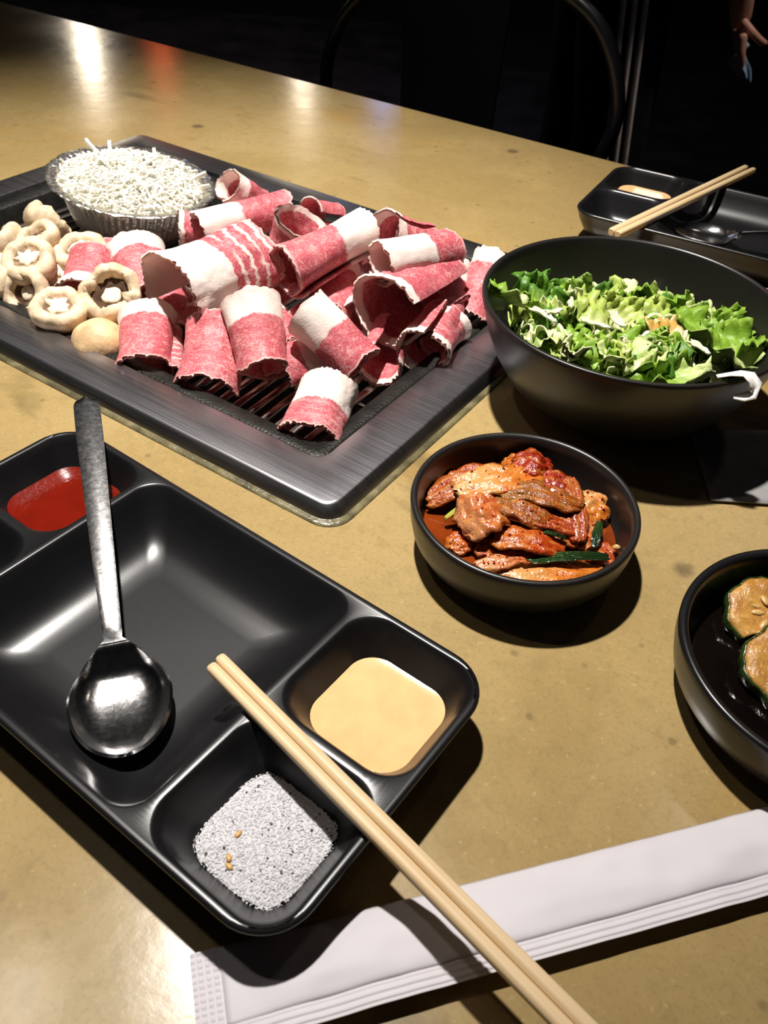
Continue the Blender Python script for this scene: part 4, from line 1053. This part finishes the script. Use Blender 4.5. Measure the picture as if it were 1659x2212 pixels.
# ------------------------------------------------------------------ chopsticks
def chopstick(a, b_, r0, r1, label, group, sd):
    a, b_ = Vector(a), Vector(b_); L = (b_ - a).length; x = (b_ - a).normalized(); side = Vector((0, 0, 1)).cross(x).normalized(); up = x.cross(side)
    rr = []; n = 16
    for t, k in ((0, .80), (.004, .96), (.012, 1), (.25, 1), (.5, 1), (.75, 1), (.985, 1), (.996, .95), (1, .75)):
        r = (r0 + (r1 - r0) * t) * k; ring = []
        for m in range(n):
            th = 2 * math.pi * m / n; q = 1 / (abs(math.cos(th)) ** 3.2 + abs(math.sin(th)) ** 3.2) ** (1 / 3.2)
            ring.append((L * t, r * q * math.cos(th), r * q * math.sin(th)))
        rr.append(ring)
    b = MB(); b.rings(rr, True, True); o = b.build('chopstick', MT['bamboo']); autosmooth(o, 50)
    m = Matrix((x, side, up)).transposed().to_4x4(); m.translation = a; o.matrix_world = m
    return tag(o, label, 'chopstick', group)
px_, py_ = .688, .726
tipc, endc = Vector((-.0630, .2022, .0311)), Vector((.0895, .0575, .0311))
for sg, lb in ((-1, 'nearer bamboo chopstick of the pair lying across the near tray'), (1, 'farther bamboo chopstick of the pair lying across the near tray')):
    off = Vector((px_, py_, 0)) * .00252 * sg; sl = Vector((.726, -.688, 0)) * (-.0006 * sg)
    chopstick(tipc + off + sl, endc + off * 1.02 + sl, .0024, .0025, lb, 'chopsticks on the near tray', sg)
for sg, lb in ((-1, 'left bamboo chopstick of the pair lying across the far tray'), (1, 'right bamboo chopstick of the pair lying across the far tray')):
    off = Vector((.735, -.678, 0)) * .0031 * sg
    chopstick(Vector((.1665, .6390, .0312)) + off, Vector((.3200, .8060, .0312)) + off * (1.5 if sg > 0 else 1.0), .0029, .0024, lb, 'chopsticks on the far tray', sg + 5)

# ------------------------------------------------------------------ paper chopstick sleeve
WA = R(17.5); wl = empty('chopstick_sleeve', (-.0551, .1039, 0), WA)
tag(wl, 'white paper chopstick sleeve lying under the chopsticks at the bottom of the picture', 'paper sleeve')
WL, WW = .245, .0315; WS = .0068; WE = .0095        # length, width, ribbed edge, crimped end
def wz(x, y):                                       # y from 0 (far edge) to -WW (near edge)
    q = -y / (WW - WS); e = min(1, max(0, (x - .004) / .035)) ; e2 = min(1, max(0, (WL - x) / .03))
    puff = .0028 * math.sin(min(1, max(0, q)) * math.pi) ** .55 * e * e2
    return .0026 + .0044 * min(1, max(0, q)) * min(1, .35 + x / .08) + puff * (1 + .18 * nz(x * 45, y * 60)) + .0009 * nz(x * 40 + 3, y * 110) * e + .0006 * nz(x * 90 + 3, y * 70)
def sheet(xs, ys, zf, thick, name):
    P = np.array([[(x, y, zf(x, y)) for y in ys] for x in xs]); V, F, NV = shell(P, thick); o = mobj(name, V, F, MT['paper'], wl); fix_normals(o.data); return o
sheet(np.linspace(WE, WL, 110), np.linspace(0, -(WW - WS), 22), wz, .0003, 'upper_sheet')
sheet(np.linspace(WE, WL, 60), np.linspace(0, -(WW - WS), 8), lambda x, y: .0012 + .0050 * (-y / WW) * min(1, .35 + x / .08), .0003, 'lower_sheet')
def rib(x, y):
    t = (-y - (WW - WS)) / WS
    g_ = .00055 * max(0, math.sin(t * math.pi * 2 * 3.0)) if .12 < t < .97 else 0
    return wz(x, -(WW - WS)) * (1 - t) + (wz(x, -(WW - WS)) + .0006) * t + g_ * (1 + .5 * math.sin(x * 2 * math.pi / .0011)) + .0004 * nz(x * 60, 2.2)
sheet(np.linspace(0, WL, 420), np.linspace(-(WW - WS), -WW, 26), rib, .0003, 'ribbed_edge')
def crimp(x, y):
    return .0026 + .0035 * (-y / WW) * .4 + .0004 * (math.sin(x / WE * math.pi * 2 * 4) > -.2) * (math.sin(-y * 2 * math.pi / .0021) > -.1) + .0003 * nz(x * 80, y * 60)
sheet(np.linspace(0, WE, 34), np.linspace(0, -(WW - WS), 64), crimp, .0003, 'crimped_end')

# ------------------------------------------------------------------ paper scraps on the table
P = np.zeros((14, 14, 3)); A, B_, C_, D_ = np.array((.1843, .4216, 0)), np.array((.300, .4350, 0)), np.array((.300, .3560, 0)), np.array((.1815, .3560, 0))
for i in range(14):
    for j in range(14):
        u, v = i / 13, j / 13; p = (A * (1 - u) + B_ * u) * (1 - v) + (D_ * (1 - u) + C_ * u) * v
        P[i, j] = p + np.array((0, 0, .0012 + .0007 * (nz(u * 4, v * 4) + 1)))
tag(grid_obj('paper_napkin', P, .0006, MT['napkin']), 'grey paper napkin lying in the shadow of the salad bowl', 'napkin')
P = np.zeros((8, 8, 3))
for i in range(8):
    for j in range(8):
        u, v = i / 7, j / 7; P[i, j] = (.268 + .060 * u, .588 + .022 * v - .02 * u, .002 + .008 * v + .001 * nz(u * 5, v * 5))
tag(grid_obj('pink_wrapper', P, .0006, MT['pink']), 'pink wrapper sliver between the salad bowl and the far tray', 'wrapper')

# ------------------------------------------------------------------ chair at the far side of the table
cp_ = T(-.352, .72); chair = empty('cafe_chair', (cp_.x, cp_.y, FLOOR), TROT)
tag(chair, 'dark metal chair with an arched tube back at the far side of the table', 'chair')
def cz(z): return z - FLOOR
hoop = [(-.165, -.29), (-.190, -.15), (-.206, -.03), (-.196, .018), (-.172, .058), (-.130, .092), (-.075, .118), (-.010, .132), (.060, .133), (.118, .119), (.160, .098), (.187, .066), (.202, .030), (.205, -.005), (.195, -.045), (.180, -.15), (.160, -.29)]
pts = []
for i in range(len(hoop) - 1):
    for t in (0, .25, .5, .75):
        p0, p1, p2, p3 = [np.array(hoop[min(max(i + k, 0), len(hoop) - 1)]) for k in (-1, 0, 1, 2)]
        q = .5 * ((2 * p1) + (-p0 + p2) * t + (2 * p0 - 5 * p1 + 4 * p2 - p3) * t * t + (-p0 + 3 * p1 - 3 * p2 + p3) * t ** 3); pts.append((q[0], .02 * (q[1] + .29), cz(q[1])))
b = MB(); b.tube(pts, .0085, 12); b.build('back_hoop', MT['dark_metal'], chair)
b = MB(); rr = []
for z, w in ((-.29, .060), (-.1, .066), (.03, .070), (.128, .074)): rr.append([(-.02 - w, .010, cz(z)), (-.02 + w, .010, cz(z)), (-.02 + w, .014, cz(z)), (-.02 - w, .014, cz(z))])
b.rings(rr, True, True); b.build('back_splat', MT['splat'], chair, False)
b = MB(); b.rings([rrect(.175, .165, .05, cz(-.300), 0, -.170), rrect(.18, .17, .05, cz(-.296), 0, -.170), rrect(.18, .17, .05, cz(-.290), 0, -.170), rrect(.172, .162, .045, cz(-.286), 0, -.170)], True, True); b.build('seat', MT['dark_metal'], chair)
for sx in (-1, 1):
    for y0, y1 in ((-.02, .03), (-.32, -.36)):
        b = MB(); b.tube([(sx * .155, y0, cz(-.298)), (sx * .200, y1, 0.0)], [.014, .010], 10); b.build('leg', MT['dark_metal'], chair)
    b = MB(); b.tube([(sx * .175, .005, .22), (sx * .175, -.34, .22)], .006, 8); b.build('stretcher', MT['dark_metal'], chair)

# ------------------------------------------------------------------ person standing behind the chair
def skin_mesh(name, V, E, Rr, mat, parent, root=0, sub=2):
    me = bpy.data.meshes.new(name + '_bones'); me.from_pydata([tuple(v) for v in V], E, []); ob = bpy.data.objects.new(name + '_bones', me); link(ob)
    md = ob.modifiers.new('skin', 'SKIN'); md.use_smooth_shade = True
    for i, sv in enumerate(me.skin_vertices[0].data):
        r = Rr[i]; sv.radius = r if hasattr(r, '__len__') else (r, r); sv.use_root = (i == root)
    sb = ob.modifiers.new('sub', 'SUBSURF'); sb.levels = sub; sb.render_levels = sub
    dg = bpy.context.evaluated_depsgraph_get(); out = bpy.data.meshes.new_from_object(ob.evaluated_get(dg)); out.name = name
    bpy.data.objects.remove(ob); bpy.data.meshes.remove(me)
    out.materials.clear(); out.materials.append(mat); out.polygons.foreach_set('use_smooth', [True] * len(out.polygons))
    return obj(name, out, parent)
person = empty('person', (.395, 1.88, FLOOR)); tag(person, 'person in black with three grey stripes down the trouser leg, standing behind the chair', 'person')
Vb = [(-.03, 0, .95), (-.02, 0, 1.12), (-.02, 0, 1.32), (-.02, 0, 1.45), (0, 0, 1.53), (.02, 0, 1.62), (.03, 0, 1.72),      # pelvis .. head
      (-.03, -.09, .90), (.02, -.09, .47), (0, -.09, .08), (.13, -.09, .03),                                           # near leg
      (-.03, .09, .90), (-.02, .09, .47), (-.06, .09, .08), (.07, .09, .03),                                         # far leg
      (-.02, -.19, 1.41), (.02, -.23, 1.12), (.150, -.165, .835), (.198, -.133, .712),                                      # near arm to palm
      (-.02, .19, 1.41), (-.05, .23, 1.12), (.05, .22, .88), (.08, .22, .78), (.182, -.146, .762)]
Eb = [(0, 1), (1, 2), (2, 3), (3, 4), (4, 5), (5, 6), (0, 7), (7, 8), (8, 9), (9, 10), (0, 11), (11, 12), (12, 13), (13, 14), (2, 15), (15, 16), (16, 17), (17, 23), (23, 18), (2, 19), (19, 20), (20, 21), (21, 22)]
Rb = [(.12, .10), (.11, .09), (.13, .10), (.06, .06), (.05, .05), (.09, .075), (.07, .06), .085, .055, .036, .030, .085, .055, .036, .030, .055, .040, .024, (.020, .010), .055, .040, .028, (.034, .020), (.026, .014)]
body = skin_mesh('body', Vb, Eb, Rb, MT['skin'], person)
fing = [((.198, y_, .712), (.2055 + d_, y_ * 1.02, .683 - l_), (.2140 + d_, y_, .664 - l_), (.2060 + d_, y_ + .004, .650 - l_)) for y_, d_, l_ in ((-.160, -.002, .004), (-.142, .004, .010), (-.124, .006, .008), (-.108, .004, .0))] + [((.192, -.138, .730), (.214, -.158, .712), (.232, -.160, .700), (.246, -.156, .694))]
for f in fing: skin_mesh('finger', list(f), [(0, 1), (1, 2), (2, 3)], [.0085, .0080, .0074, .0064], MT['skin'], body, 0, 1)
Vt = [Vb[0], Vb[7], Vb[8], (0, -.09, .12), Vb[11], Vb[12], (-.06, .09, .12)]
skin_mesh('trousers', Vt, [(0, 1), (1, 2), (2, 3), (0, 4), (4, 5), (5, 6)], [(.14, .12), .105, .080, .070, .105, .080, .070], MT['cloth_black'], person)
Vj = [(-.03, 0, .93), Vb[1], Vb[2], Vb[3], Vb[15], Vb[16], (.142, -.170, .870), Vb[19], Vb[20], (.04, .22, .94)]
skin_mesh('jacket', Vj, [(0, 1), (1, 2), (2, 3), (2, 4), (4, 5), (5, 6), (2, 7), (7, 8), (8, 9)], [(.15, .13), (.14, .12), (.15, .125), .075, .075, .056, .045, .075, .056, .045], MT['cloth_black'], person)
skin_mesh('hair', [(.0, 0, 1.70), (-.03, 0, 1.66), (-.05, 0, 1.58)], [(0, 1), (1, 2)], [(.10, .09), (.10, .09), (.07, .07)], MT['hair'], person)
for dx in (-.0195, 0, .0195):
    b = MB(); rr = []
    for z in np.linspace(.86, .16, 30):
        t = (.90 - z) / .43 if z > .47 else 1; 
        cx = -.03 + .05 * min(1, t) if z > .47 else .02 - .02 * (.47 - z) / .39
        rad = (.105 + (.080 - .105) * min(1, t)) if z > .47 else .080 - .010 * (.47 - z) / .35
        rad *= .98; y = -.09 - math.sqrt(max(0, rad * rad - dx * dx)) - .002
        rr.append([(cx + dx - .0048, y, z), (cx + dx + .0048, y, z), (cx + dx + .0048, y + .003, z), (cx + dx - .0048, y + .003, z)])
    b.rings(rr, True, True); b.build('trouser_stripe', MT['stripe'], person)
P = np.zeros((10, 12, 3))
for i in range(10):
    for j in range(12):
        u, v = i / 9, j / 11; P[i, j] = (.592 + .030 * u + .022 * v * v + .006 * math.sin(v * 6 + u * 4), 1.745 + .012 * math.sin(u * 7 + v * 3), -.052 - .062 * v - .012 * u)
tag(grid_obj('blue_cloth', P, .0012, MT['blue_cloth']), 'pale blue cloth hanging from the hand of the person in black', 'cloth')
